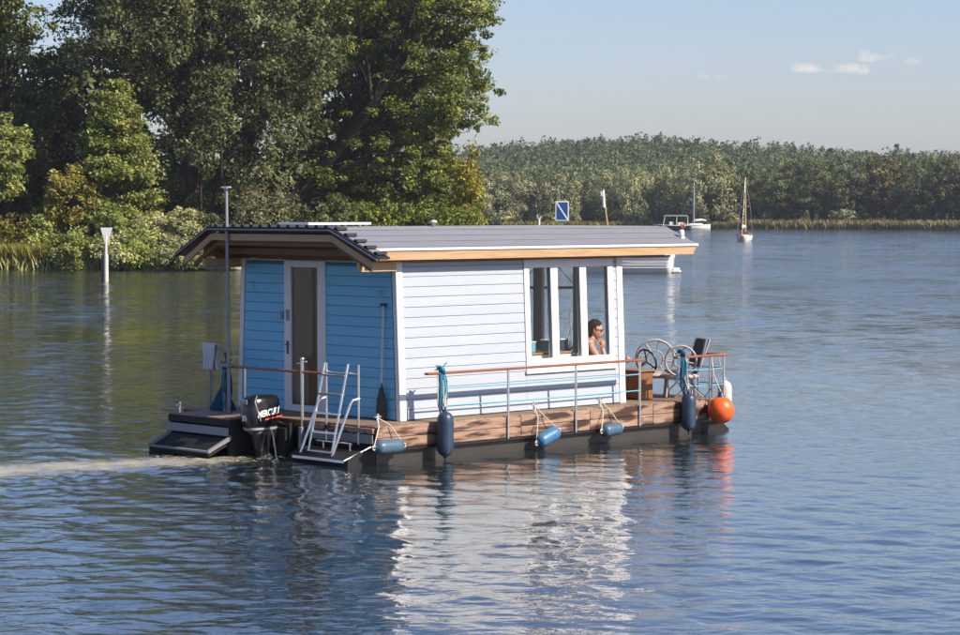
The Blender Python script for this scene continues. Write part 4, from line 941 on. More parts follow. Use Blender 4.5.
# fenders
def fender(name, loc, L, r, axis_, mat, label, rope_pts, rope_mat, group, eye=None, horn=.05):
    e = empty(name, loc); tag(e, label, 'fender', group)
    q = Vector(axis_).normalized().to_track_quat('Z', 'Y').to_matrix().to_4x4(); h = L / 2; k_ = min(1.0, L / .85)
    half = [(.16, 0), (.22, .012), (.26, .030), (.44, .044), (.66, .066), (.83, .096), (.94, .138), (.99, .19), (1.0, .24)]
    pr = [(r * a, -h + b * k_) for a, b in half] + [(r * a, h - b * k_) for a, b in half[::-1]]
    mb = MB(); mb.lathe(pr, 22, q); b = mb.build('body', mat, e)
    for s_ in (-1, 1):
        mb = MB(); mb.ring(q @ Vector((0, 0, s_ * (h + .004))), .030, .011, q.to_3x3() @ Vector((1, 0, 0)), 12, 6); mb.build('eye', eye or mat, e)
    for rp_ in rope_pts:
        mb = MB(); mb.tube([Vector(p) - Vector(loc) for p in rp_], .0085, 6); mb.build('rope', rope_mat, e)
    return e
FG = 'fenders hanging along the houseboat'
X_ = tuple(bX)
def hor(x, y, z, L, tilt=0.0): 
    v = bX * math.cos(tilt) + Vector((0, 0, 1)) * math.sin(tilt); return v, BW(x, y, z) - v * (L / 2 + .01), BW(x, y, z) + v * (L / 2 + .01)
v, a, b = hor(-.70, -.54, .27, .56)
fender('fender', BW(-.70, -.54, .27), .56, .105, v, M['fblue'], 'grey blue fender lying level at the stern corner beside the ladder', [[a, BW(-.80, -.44, .56), BW(-.72, -.30, .66)], [b, BW(-.60, -.46, .56), BW(-.70, -.30, .66)]], M['ropew'], FG, M['ropew'])
fender('fender', BW(.33, -.60, .385), .70, .122, (0, 0, 1), M['fnavy'], 'large navy fender hanging upright under the teal rope hank', [[BW(.33, -.60, .74), BW(.36, -.52, 1.0), BW(.38, -.47, 1.18)], [BW(.33, -.60, .74), BW(.41, -.52, .95), BW(.40, -.47, 1.18)]], M['ropew'], FG)
v, a, b = hor(2.48, -.56, .20, .50, R(19))
fender('fender', BW(2.48, -.56, .20), .50, .11, v, M['fsky'], 'bright blue fender hanging tilted from a cord at mid length', [[a, BW(2.36, -.47, .48), BW(2.42, -.33, .67)], [b, BW(2.52, -.47, .48), BW(2.42, -.33, .67)]], M['ropew'], FG, M['ropew'])
v, a, b = hor(3.91, -.54, .215, .45, R(3))
fender('fender', BW(3.91, -.54, .215), .45, .10, v, M['fblue'], 'small grey blue fender lying level below the window near the bow', [[a, BW(3.80, -.46, .48), BW(3.86, -.33, .67)], [b, BW(3.98, -.46, .48), BW(3.86, -.33, .67)]], M['ropew'], FG, M['ropew'])
fender('fender', BW(5.66, -.585, .39), .64, .118, (0, 0, 1), M['fnavy'], 'navy fender hanging upright left of the orange buoy', [[BW(5.66, -.585, .71), BW(5.70, -.52, .95), BW(5.72, -.47, 1.27)], [BW(5.66, -.585, .71), BW(5.63, -.52, .95), BW(5.68, -.47, 1.27)]], M['ropew'], FG)
fender('fender', BW(6.86, -.32, .53), .60, .115, (0, 0, 1), M['fwhite'], 'off white fender hanging at the bow corner behind the orange buoy', [[BW(6.86, -.32, .83), BW(6.80, -.3, 1.0), BW(6.70, -.30, 1.24)]], M['ropew'], FG)
bu = empty('buoy', BW(6.34, -.68, .385)); tag(bu, 'round orange buoy hanging at the starboard bow', 'buoy')
mb = MB(); mb.sphere((0, 0, 0), .215, .215, .222, 28, 18); mb.build('ball', M['orange'], bu)
mb = MB(); mb.lathe([(.085, .185), (.07, .215), (.04, .25), (.035, .28), (.018, .30)], 14); mb.build('neck', M['fnavy'], bu)
mb = MB(); mb.tube([(0, 0, .29), BW(6.34, -.52, .95) - bu.location, BW(6.34, -.47, 1.24) - bu.location], .009, 6); mb.build('rope', M['ropew'], bu)

# rope hanks
def hank(x, y, z, label, mats, n=7, L=.62, seed=1, sp_=.05, group='rope hanks on the railings'):
    e = BE('rope_hank', x, y, z); tag(e, label, 'rope', group); rr = random.Random(seed)
    for i in range(n):
        dx = (rr.random() - .5) * sp_ * 2; dy = -.06 - rr.random() * .03; l = L * (.7 + rr.random() * .45); w_ = .02 + rr.random() * .035
        pts = [(dx, dy + .05, .02), (dx - w_, dy, -l * .3), (dx - w_ * 1.3, dy, -l * .8), (dx, dy, -l), (dx + w_ * 1.3, dy, -l * .8), (dx + w_, dy, -l * .3), (dx + .01, dy + .05, .03), (dx, .05, .035)]
        mb = MB(); mb.tube(pts, .0095, 5); mb.build('strand', mats[i % len(mats)], e)
    mb = MB(); mb.ring((0, -.02, .03), .055, .016, (1, 0, .2), 12, 6); mb.ring((.02, -.02, .01), .06, .016, (.8, .2, 0), 12, 6); mb.tube([(-.10, -.04, .10), (0, -.03, .05), (.11, -.04, .13)], .010, 5); mb.build('knot', mats[0], e)
hank(.36, RY, RZ, 'teal and white rope hank hung over the stern end of the side rail', [M['ropeb'], M['ropew'], M['ropeb'], M['ropen']], 8, .62, 2)
hank(5.60, RY, RZ + .02, 'blue rope hank tied on the bow rail above the navy fender', [M['ropen'], M['ropeb'], M['ropen']], 6, .60, 5, .06)
hank(-.84, 3.02, 1.22, 'dark blue rope bundle hanging beside the flagpole', [M['ropen'], M['ropeb'], M['ropen']], 7, .55, 9, .07)
mb = MB(); pts = [BW(5.78, -.46, .95), BW(5.95, -.50, .72), BW(6.15, -.50, .60), BW(6.32, -.49, .72), BW(6.34, -.49, .9)]
mb.tube(pts, .010, 6); tag(mb.build('mooring_line', M['ropen']), 'dark mooring line drooping between two bow rail posts', 'rope')

# paddle against the stern wall
pd_ = BE('paddle', -.10, .30, DZ); tag(pd_, 'boat paddle with white shaft and black blade against the blue stern wall', 'paddle')
mb = MB(); mb.tube([(0, 0, .48), (.045, 0, 1.66)], .017, 9); mb.build('shaft', M['fwhite'], pd_)
mb = MB(); outl = [(-.012, .55), (-.03, .46), (-.085, .30), (-.10, .16), (-.098, .05), (-.07, .008), (.07, .008), (.098, .05), (.10, .16), (.085, .30), (.03, .46), (.012, .55)]
mb.prism([(y, z) for y, z in outl], -.012, .012, 'x'); mb.build('blade', M['black'], pd_)
mb = MB(); mb.tube([(.045, -.055, 1.68), (.045, .055, 1.68)], .022, 8); mb.build('grip', M['black'], pd_)

# post with towel on the port side
tp = BE('towel_post', -.50, 3.82, DZ); tag(tp, 'thin dark post with side arm at the port edge holding the towel', 'post')
mb = MB(); mb.tube([(0, 0, 0), (0, 0, .16), (.02, 0, .96)], [.035, .022, .018], 8); mb.build('pole', M['gmetal'], tp)
mb = MB(); mb.tube([(.02, .12, .93), (.02, -.10, .93), (.03, -.34, .88), (.03, -.50, .84)], .018, 7); mb.tube([(.02, .05, .78), (-.05, .22, .68)], .014, 6); mb.build('arm', M['gmetal'], tp)
mb = MB(); mb.tube([(.03, -.34, .86), (.03, -.42, .70), (.05, -.40, .62)], .03, 7); mb.build('reel', M['black'], tp)
def draped(loc, w, L, label, seed=1):
    rr = random.Random(seed); mb = MB(); nu, nv = 14, 22; vs, fs = [], []
    for i in range(nv + 1):
        s_ = (i / nv - .5) * 2 * L
        for j in range(nu + 1):
            u = (j / nu - .5) * w * (1 - .38 * math.sin(min(1, abs(s_) / L * 1.6) * 1.57)); fold = (.022 * math.sin(j * 1.25 + seed + .9 * s_) + .012 * math.sin(j * 2.7 + 3 * s_)) * min(1, abs(s_) / .12)
            z = -max(0, abs(s_) - .03); x_ = (.03 if s_ > 0 else -.03) * min(1, abs(s_) / .03) + fold + (.03 * abs(s_)) * math.copysign(1, s_)
            vs.append((x_, u + .01 * math.sin(i * .8), z - .012 * math.cos(j * .9) * abs(s_) / L))
    for i in range(nv):
        for j in range(nu): fs.append((i * (nu + 1) + j, i * (nu + 1) + j + 1, (i + 1) * (nu + 1) + j + 1, (i + 1) * (nu + 1) + j))
    mb.add(vs, fs, True); o = mb.build('towel', M['cloth']); o.location = loc; o.rotation_euler = (0, 0, YAW)
    md = o.modifiers.new('thick', 'SOLIDIFY'); md.thickness = .012; tag(o, label, 'towel'); return o
draped(BW(-.48, 3.83, DZ + .985), .34, .44, 'white towel draped over the thin post at the port stern')
ct_ = BE('landing_net', -.62, 3.35, DZ); tag(ct_, 'navy blue cone shaped net bag on the stern deck', 'net')
mb = MB(); mb.lathe([(.19, .0), (.20, .04), (.12, .20), (.05, .33), (.02, .38)], 14); mb.build('bag', M['net'], ct_)
mb = MB(); mb.tube([(0, 0, .36), (.02, -.05, .62), (0, -.12, .9)], .010, 5); mb.ring((0, 0, .02), .195, .014, (0, 0, 1), 20, 6); mb.build('hoop', M['ropen'], ct_)

# bow terrace: round spoked chairs, folded grey chair
def round_chair(x, y, rz, Rr, label):
    e = BE('round_chair', x, y, DZ + .005, rz); tag(e, label, 'chair', 'round chairs on the bow deck')
    c = Vector((0, 0, .52 + Rr * .35)); ax = Vector((1, 0, .20)); ax.normalize(); w_ = Vector((0, 1, 0)); u = ax.cross(w_) * -1
    mb = MB(); mb.ring(c, Rr, .019, ax, 36, 8); mb.build('back_rim', M['rattan'], e)
    mb = MB(); mb.ring(c, Rr * .42, .012, ax, 26, 7); mb.build('inner_ring', M['rattan'], e)
    for k in range(8):
        q = k * math.pi / 4 + .2; d = (u * math.cos(q) + w_ * math.sin(q)); mb = MB(); mb.tube([c + d * Rr * .40, c + d * Rr], .010 if k % 3 else .014, 6); mb.build('spoke', M['rattan'], e)
    mb = MB(); mb.lathe([(.02, .30), (.26, .30), (.31, .33), (.31, .36), (.26, .385), (.02, .39)], 24, Matrix.Translation((.30, 0, 0))); mb.build('seat', M['rattan'], e)
    for a in (.12, .48):
        for b in (-.2, .2): mb = MB(); mb.tube([(a, b, .32), (a + (a - .3) * .25, b * 1.15, 0)], .018, 7); mb.build('leg', M['rattan'], e)
    return e
round_chair(5.98, .42, R(46), .31, 'pale round backed spoked chair on the bow deck, nearer the cabin')
round_chair(6.02, -.10, R(46), .25, 'smaller pale round backed chair behind the bow rail above the orange buoy')
fc = BE('folding_chair', 6.50, .10, DZ + .005, R(-25)); tag(fc, 'dark grey folding chair with tilted back at the bow', 'chair')
tl = Matrix.Translation((0, 0, .42)) @ Matrix.Rotation(R(20), 4, 'Y')
mb = MB(); mb.box(-.02, .05, -.18, .18, .10, .56, .02, tl); mb.build('backrest', M['darkgrey'], fc)
mb = MB(); mb.box(.055, .07, -.19, .19, .08, .58, .005, tl); mb.build('back_panel', M['cloth'], fc)
mb = MB(); mb.box(-.40, .02, -.22, .22, .38, .43, .015); mb.build('seat', M['darkgrey'], fc)
for s_ in (-.22, .22):
    mb = MB(); mb.tube([(-.38, s_, 0), (.05, s_, .42), (.19, s_ * .98, .96)], .014, 7); mb.build('leg', M['steel'], fc)
    mb = MB(); mb.tube([(.12, s_, 0), (-.36, s_, .40)], .014, 7); mb.build('leg', M['steel'], fc)

# hanging hammock chair under the bow roof
hm = BE('hammock_chair', 5.50, 2.42, 0); tag(hm, 'striped hammock chair hanging on ropes from a spreader bar, seen through the window', 'hammock chair')
HXd = Vector((.72, -.69, 0))
bar_c = Vector((0, 0, 2.30)); e0, e1 = bar_c - HXd * .50, bar_c + HXd * .50
mb = MB(); mb.tube([e0, e1], .022, 8); mb.build('spreader_bar', M['black'], hm)
mb = MB(); mb.tube([e0, (0, 0, 2.86), e1], .009, 5); mb.tube([(0, 0, 2.86), (0, 0, 3.2)], .009, 5); mb.build('hanger_rope', M['ropew'], hm)
for e_ in (e0, e1):
    for k in range(4): 
        t_ = -.22 + k * .15; mb = MB(); mb.tube([e_, e_.lerp(bar_c, .2 + .1 * k) + Vector((.69, .72, 0)) * t_ + Vector((0, 0, -.98))], .006, 5); mb.build('side_rope', M['ropew'], hm)
vs, fs = [], []; nu, nv = 16, 10
for i in range(nu + 1):
    u = (i / nu - .5) * .84
    for j in range(nv + 1):
        w_ = (j / nv - .5) * .62; vs.append(HXd * u + Vector((.69, .72, 0)) * w_ + Vector((0, 0, 1.12 + .9 * u * u + .55 * w_ * w_ + .25 * (w_ > 0) * w_)))
qd = lambda i, j: (i * (nv + 1) + j, i * (nv + 1) + j + 1, (i + 1) * (nv + 1) + j + 1, (i + 1) * (nv + 1) + j)
for st_, mt in ((0, 'fwhite'), (1, 'darkgrey')):
    for i in range(st_ * 2, nu, 4):
        mb = MB(); mb.add(vs, [qd(i + a, j) for a in range(2) for j in range(nv)], True); o = mb.build('stripe', M[mt], hm); md = o.modifiers.new('t', 'SOLIDIFY'); md.thickness = .015
# wooden bench, cushions on the bow terrace; counter and boxes inside
bn_ = BE('bench', 5.55, 3.0, DZ + .005); tag(bn_, 'low wooden bench on the port side of the bow deck, seen through the cabin', 'bench')
mb = MB(); mb.box(-.6, .6, -.22, .22, .40, .44, .006); mb.build('seat', M['intwood'], bn_)
mb = MB(); mb.box(-.6, .6, .20, .24, .44, .80, .006); mb.build('backrest', M['intwood'], bn_)
for a in (-.55, .51): mb = MB(); mb.box(a, a + .04, -.2, .2, 0, .40, .004); mb.build('leg', M['intwood'], bn_)
for i, (a, sc, lab) in enumerate(((-.3, 1, 'blue cushion at the left end of the bow bench'), (.22, .85, 'blue cushion at the right end of the bow bench'))):
    mb = MB(); mb.sphere((0, 0, 0), .22 * sc, .09, .22 * sc, 16, 10); mb.v = [(math.copysign(min(abs(x), .19 * sc), x), y, math.copysign(min(abs(z), .19 * sc), z)) for x, y, z in mb.v]
    o = mb.build('cushion', M['blueplastic']); o.location = BW(5.55 + a, 3.08, DZ + .445 + .19 * sc); o.rotation_euler = (R(-12), 0, YAW); tag(o, lab, 'cushion', 'blue cushions on the bow bench')
kc = BE('kitchen_counter', 3.20, .42, DZ + .022); tag(kc, 'white kitchen counter inside below the side window', 'counter')
mb = MB(); mb.box(-.75, .60, -.24, .26, 0, .80, .006); mb.build('cabinet', M['white'], kc)
mb = MB(); mb.box(-.78, .62, -.26, .30, .802, .835, .006); mb.build('worktop', M['intwood'], kc)
for i, (a, w_, h_, mt, lab) in enumerate(((2.66, .20, .16, 'teal', 'teal storage box at the left end of the kitchen counter'), (2.92, .16, .15, 'teal', 'teal storage box second from the left on the kitchen counter'), (3.36, .20, .16, 'teal', 'teal storage box behind the middle of the side window'), (3.62, .18, .17, 'fnavy', 'navy storage box at the right end of the kitchen counter'))):
    e = BE('storage_box', a, .36, DZ + .857); tag(e, lab, 'box', 'storage boxes on the kitchen counter')
    mb = MB(); mb.box(0, w_, -.08, .10, 0, h_, .008); mb.build('tub', M[mt], e)
    mb = MB(); mb.box(-.008, w_ + .008, -.088, .108, h_ + .001, h_ + .022, .005); mb.build('lid', M['white'], e)
for i, (a, h_, mt, lab) in enumerate(((2.80, .22, 'intwood', 'brown jar between the first two storage boxes'), (3.08, .26, 'fwhite', 'white bottle beside the storage boxes on the counter'), (3.16, .18, 'rail', 'dark red jar left of the first window mullion'))):
    e = BE('jar', a, .52, DZ + .857); tag(e, lab, 'jar', 'jars on the kitchen counter')
    mb = MB(); mb.lathe([(.035, 0), (.042, .01), (.042, h_ * .6), (.02, h_ * .75), (.02, h_)], 14); mb.build('body', M[mt], e)
    mb = MB(); mb.lathe([(.024, h_), (.024, h_ + .025)], 12); mb.build('cap', M['black'], e)

# ------------------------------------------------------------------ helmsman
def skin_body(verts, edges, radii, root, sub=2):
    me = bpy.data.meshes.new('sk'); me.from_pydata(verts, edges, []); ob = bpy.data.objects.new('sk', me); COL.objects.link(ob)
    md = ob.modifiers.new('s', 'SKIN'); md.use_smooth_shade = True
    for i, r_ in enumerate(radii):
        sv = me.skin_vertices[0].data[i]; sv.radius = (r_, r_) if isinstance(r_, float) else r_; sv.use_root = (i == root)
    sd = ob.modifiers.new('d', 'SUBSURF'); sd.levels = sub; sd.render_levels = sub
    bpy.context.view_layer.update()
    m2 = bpy.data.meshes.new_from_object(ob.evaluated_get(bpy.context.evaluated_depsgraph_get())); bpy.data.objects.remove(ob)
    return [v.co.copy() for v in m2.vertices], [tuple(p.vertices) for p in m2.polygons]
man = BE('person', 4.80, .88, DZ + .175, R(-38)); man.scale = (1.27, 1.27, 1.27); tag(man, 'man in sunglasses and dark vest sitting at the helm with hand at chin', 'person')
# local: x forward (to the bow), y left, z up; seat at z=0
J = {'pel': (0, 0, .09), 'wai': (-.01, 0, .27), 'che': (.03, 0, .46), 'nb': (.050, 0, .575), 'nk': (.075, 0, .635), 'hd': (.11, 0, .69)}
names = list(J); vs = [J[k] for k in names]; rad_ = [(.16, .13), (.145, .11), (.165, .12), (.085, .075), (.058, .058), (.06, .06)]
ed = [(0, 1), (1, 2), (2, 3), (3, 4), (4, 5)]
def chain(start, pts, rs_):
    p = start
    for q, r_ in zip(pts, rs_): vs.append(q); rad_.append(r_); ed.append((p, len(vs) - 1)); p = len(vs) - 1
    return p
chain(2, [(.03, -.19, .545), (.13, -.24, .38), (.25, -.25, .24), (.23, -.18, .40), (.20, -.125, .53)], [(.068, .068), (.052, .052), (.044, .044), (.038, .038), (.028, .028)])
chain(2, [(.03, .19, .545), (.13, .25, .34), (.27, .23, .22), (.44, .10, .30), (.52, .02, .36)], [(.068, .068), (.052, .052), (.044, .044), (.036, .036), (.027, .027)])
for s_ in (-1, 1): chain(0, [(.06, s_ * .10, .07), (.17, s_ * .12, .16), (.30, s_ * .13, .26), (.33, s_ * .13, .12), (.33, s_ * .13, -.06), (.42, s_ * .14, -.105)], [(.10, .10), (.085, .085), (.065, .065), (.058, .058), (.040, .040), (.035, .030)])
mb = MB(); v_, f_ = skin_body(vs, ed, rad_, 0); mb.add(v_, f_, True)
def fingers(base, fwd, side, curl):
    base, fwd, side = Vector(base), Vector(fwd).normalized(), Vector(side).normalized(); curl = Vector(curl).normalized()
    mb.sphere(base + fwd * .035, .030, .022, .045, 10, 8, Matrix.Rotation(0, 4, 'X'))
    for k, L in enumerate((.070, .080, .074, .058)):
        b = base + side * (-.028 + .019 * k) + fwd * .06; p1 = b + fwd * L * .45 + curl * .008; p2 = p1 + (fwd * .6 + curl * .8).normalized() * L * .35; p3 = p2 + (fwd * .1 + curl).normalized() * L * .25
        mb.tube([b - fwd * .03, b, p1, p2, p3], [.009, .0095, .0088, .008, .006], 7)
    b = base - side * .032 + fwd * .015; mb.tube([base, b, b - side * .022 + fwd * .025, b - side * .028 + fwd * .055 + curl * .012], [.012, .012, .010, .007], 7)
fingers((.20, -.125, .535), (.05, .4, .9), (1, 0, 0), (-.4, .8, .1)); fingers((.52, .02, .36), (.9, -.35, .1), (0, 1, .2), (0, -.2, -1))
# head: shaped from a sphere (face towards +x, slightly down)
Hc = Vector((.125, 0, .745)); hv, hf = [], []
tmp = MB(); tmp.sphere((0, 0, 0), 1, n=32, m=24)
for x, y, z in tmp.v:
    a, b, c = x * .098, y * .076, z * .118
    if z < -.2: a *= 1 - .10 * (-z - .2); b *= 1 - .30 * (-z - .2); a += .022 * max(0, -z - .25)          # jaw
    if x > .55 and -.75 < z < -.35: a += .006
    g = math.exp(-((y / .16) ** 2) - (((z + .18) / .20) ** 2)); a += .026 * g * (x > .3)                     # nose
    g = math.exp(-((y / .30) ** 2) - (((z + .50) / .07) ** 2)); a += .007 * g * (x > .3)                     # lips
    for s_ in (-1, 1):
        g = math.exp(-(((y - s_ * .38) / .17) ** 2) - (((z - .06) / .12) ** 2)); a -= .010 * g * (x > .3)     # eye sockets
    a += .006 * math.exp(-((z - .22) / .1) ** 2) * (x > .5)
    if x < -.3: a -= .010 * math.exp(-((z - .1) / .5) ** 2)
    hv.append(Vector((a, b, c)))
HM = Matrix.Translation(Hc) @ Matrix.Rotation(R(8), 4, 'Y')
mb.add([HM @ v for v in hv], tmp.f, True)
for s_ in (-1, 1):
    mb.sphere(HM @ Vector((-.012, s_ * .078, -.005)), .020, .010, .032, 10, 8); mb.tube([HM @ Vector((-.02, s_ * .083, .02)), HM @ Vector((-.03, s_ * .088, 0)), HM @ Vector((-.02, s_ * .083, -.025))], .006, 6)
    mb.sphere(HM @ Vector((.078, s_ * .032, .008)), .012, .012, .010, 8, 6)
body = mb.build('body', M['skin'], man)
# hair
mb = MB(); tmp = MB(); tmp.sphere((0, 0, 0), 1, n=30, m=20); keep = []
rr = random.Random(4); V2 = []
for x, y, z in tmp.v:
    k = 1.03 + .05 * math.sin(13 * x + 9 * z) * math.sin(11 * y + 5 * z) + .06 * rr.random(); V2.append(HM @ Vector((x * .106 * k - .006, y * .083 * k, z * .128 * k + .002)))
for f in tmp.f:
    c = sum((Vector(tmp.v[i]) for i in f), Vector()) / len(f)
    if c.z > .36 + .32 * max(0, c.x) or (c.x < .02 and c.z > -.25 + .9 * (c.x + .1)) or (c.x < -.3 and c.z > -.72): keep.append(f)
mb.add(V2, keep, True); mb.build('hair', M['hair'], man)
mb = MB()
for s_ in (-1, 1): mb.box(.086, .094, s_ * .036 - .026, s_ * .036 + .026, -.012, .026, .004, HM); mb.tube([HM @ Vector((.088, s_ * .062, .018)), HM @ Vector((.05, s_ * .079, .016)), HM @ Vector((-.02, s_ * .086, .012))], .004, 5)
mb.tube([HM @ Vector((.094, -.012, .016)), HM @ Vector((.098, 0, .020)), HM @ Vector((.094, .012, .016))], .004, 5); mb.build('sunglasses', M['black'], man)
# vest: torso shell
v_, f_ = skin_body([(0, 0, .06), (-.01, 0, .27), (.03, 0, .43), (.04, -.12, .51), (.04, .12, .51)], [(0, 1), (1, 2), (2, 3), (2, 4)], [(.175, .145), (.158, .124), (.178, .130), (.062, .060), (.062, .060)], 0)
mb = MB(); mb.add(v_, f_, True); mb.build('vest', M['shirt'], man)
v_, f_ = skin_body([(-.02, 0, .05), (.06, -.10, .07), (.16, -.12, .15), (.24, -.125, .21), (.06, .10, .07), (.16, .12, .15), (.24, .125, .21)], [(0, 1), (1, 2), (2, 3), (0, 4), (4, 5), (5, 6)], [(.165, .12), (.11, .11), (.10, .10), (.095, .095), (.11, .11), (.10, .10), (.095, .095)], 0)
mb = MB(); mb.add(v_, f_, True); mb.build('shorts', M['fnavy'], man)
hs_ = BE('helm_seat', 4.90, .86, DZ + .005, R(-38)); tag(hs_, 'pale helm seat with slatted back under the man', 'seat')
mb = MB(); mb.box(-.24, .30, -.27, .27, .09, .145, .015); mb.build('seat', M['fwhite'], hs_)
for k in range(4): mb = MB(); mb.box(-.29, -.255, -.27, .27, .26 + k * .13, .355 + k * .13, .008); mb.build('slat', M['fwhite'], hs_)
for a in (-.25, .25): mb = MB(); mb.box(-.252, -.215, a - .02, a + .02, 0, .76, .005); mb.build('leg', M['fwhite'], hs_); mb = MB(); mb.box(.23, .27, a - .02, a + .02, 0, .09, .005); mb.build('leg', M['fwhite'], hs_)

# ------------------------------------------------------------------ other boats and marks on the lake
M['bwhite'] = plain('boat_white', (.84, .82, .79), .4, 0, .5, .06, 3, 0)
M['bdark'] = plain('boat_dark_hull', (.025, .027, .035), .4, 0, .5, .2, 3, 0)
M['canvas'] = plain('grey_canvas', (.36, .34, .34), .8, 0, .2, .1, 4, 0)
M['mastwood'] = plain('varnished_mast', (.46, .31, .13), .5, 0, .4, .15, 4, 0)
M['varnish'] = plain('varnished_hull', (.20, .09, .035), .4, 0, .5, .2, 4, 0)
def hull_mb(L, Bm, fb, sheer=.25, transom=.75, flare=.75, draft=.25, n=18):
    """boat hull, bow towards +x, waterline at z=0"""
    mb = MB(); rings = []
    for i in range(n + 1):
        f = i / n; x = -L / 2 + L * f
        w_ = Bm / 2 * (transom + (1 - transom) * min(1, f / .4)) if f < .4 else Bm / 2 * max(.02, (1 - ((f - .4) / .6) ** 2.4))
        zt = fb * (1 + sheer * (2 * (f - .35)) ** 2); rake = .10 * L * max(0, f - .7) / .3
        sec = [(x + rake, w_, zt), (x + rake * .7, w_ * (.93 - .2 * max(0, f - .6)), zt * .5), (x + rake * .25, w_ * flare * (1 - .4 * max(0, f - .5)), 0), (x, w_ * .2, -draft), (x, -w_ * .2, -draft), (x + rake * .25, -w_ * flare * (1 - .4 * max(0, f - .5)), 0), (x + rake * .7, -w_ * (.93 - .2 * max(0, f - .6)), zt * .5), (x + rake, -w_, zt)]
        rings.append(sec)
    m = 8; vs = [p for s_ in rings for p in s_]
    fs = [(i * m + j, i * m + j + 1, (i + 1) * m + j + 1, (i + 1) * m + j) for i in range(n) for j in range(m - 1)]
    fs.append(tuple(range(m))); mb.add(vs, fs, True)
    mb.add([r[0] for r in rings] + [r[-1] for r in rings], [(i, i + 1, n + 2 + i, n + 1 + i) for i in range(n)]); return mb, rings
def rub(rings, dz, r_, name, mat, e, k=0):
    for s_ in (1, -1):
        mb = MB(); mb.tube([(p[0][0], s_ * (p[0][1] + .01), p[0][2] + dz) for p in rings], r_, 5); mb.build(name, mat, e)

# white clinker motorboat passing behind (stern to the right)
d = 134.5; p = px(632, 273, d); wb = empty('motorboat', (p[0] - .42, d, 0), R(180 - 12)); tag(wb, 'white lapstrake motorboat passing behind the bow roof overhang', 'motorboat')
mb, rg = hull_mb(5.4, 1.9, .98, .12, .9, .85); mb.build('hull', M['bwhite'], wb)
for k in range(4):
    for s_ in (1, -1):
        mb = MB(); mb.tube([(q[0][0] + (q[1][0] - q[0][0]) * (.3 + k * .3), s_ * ((q[0][1] * (1 - (.3 + k * .3) * .5) + q[1][1] * (.3 + k * .3) * .5) + .012), q[0][2] * (1 - (.18 + k * .17))) for q in rg], .018, 4); mb.build('strake', M['bwhite'], wb)
rub(rg, -.05, .05, 'rubbing_strake', M['fnavy'], wb)
mb = MB(); mb.box(-2.74, -2.66, -.8, .8, .85, 1.12, .02); mb.build('transom_rail', M['bwhite'], wb)
mb = MB(); mb.box(-.2, 1.2, -.7, .7, 1.0, 1.2, .05); mb.build('foredeck', M['bwhite'], wb)
mb = MB(); mb.box(-3.15, -2.72, -.4, .4, .06, .14, .02); mb.box(-3.1, -2.75, -.15, .15, .15, .30, .03); mb.build('swim_step', M['bwhite'], wb)

# canopied motor cruiser
d = 392; p = px(674, 230, d); mc = empty('motor_cruiser', (p[0], d, 0), R(175)); tag(mc, 'dark motor cruiser with grey canopy near the far shore', 'motorboat')
mb, rg = hull_mb(5.6, 2.2, .75, .15, .9, .85); mb.build('hull', M['bdark'], mc); rub(rg, .02, .06, 'rubbing_strake', M['bwhite'], mc)
mb = MB(); mb.prism([(-2.3, 2.35), (-2.1, 2.5), (1.3, 2.52), (1.7, 2.4), (1.7, 2.3), (-2.3, 2.25)], -1.0, 1.0, 'y'); mb.build('canopy', M['canvas'], mc)
for a, b in ((-2.2, -.9), (-2.2, .9), (1.5, -.9), (1.5, .9), (-.4, -.9), (-.4, .9)): mb = MB(); mb.tube([(a + (.3 if a > 1 else 0), b, .7), (a, b, 2.3)], .06, 6); mb.build('canopy_post', M['bwhite'], mc)
mb = MB(); mb.prism([(.9, .8), (1.6, 2.0), (1.65, 2.0), (1.9, .8)], -.85, .85, 'y'); mb.build('windscreen', M['glass'], mc)
mb = MB(); mb.box(-1.6, -.6, -.7, .7, .75, 1.3, .05); mb.box(.1, .8, -.7, .7, .75, 1.4, .05); mb.build('seat', M['bwhite'], mc)
mb = MB(); mb.ring((-1.4, -1.14, .75), .32, .09, (0, 1, 0), 16, 7); mb.ring((-1.4, 1.14, .75), .32, .09, (0, 1, 0), 16, 7); mb.build('lifebuoy', M['orange'], mc)
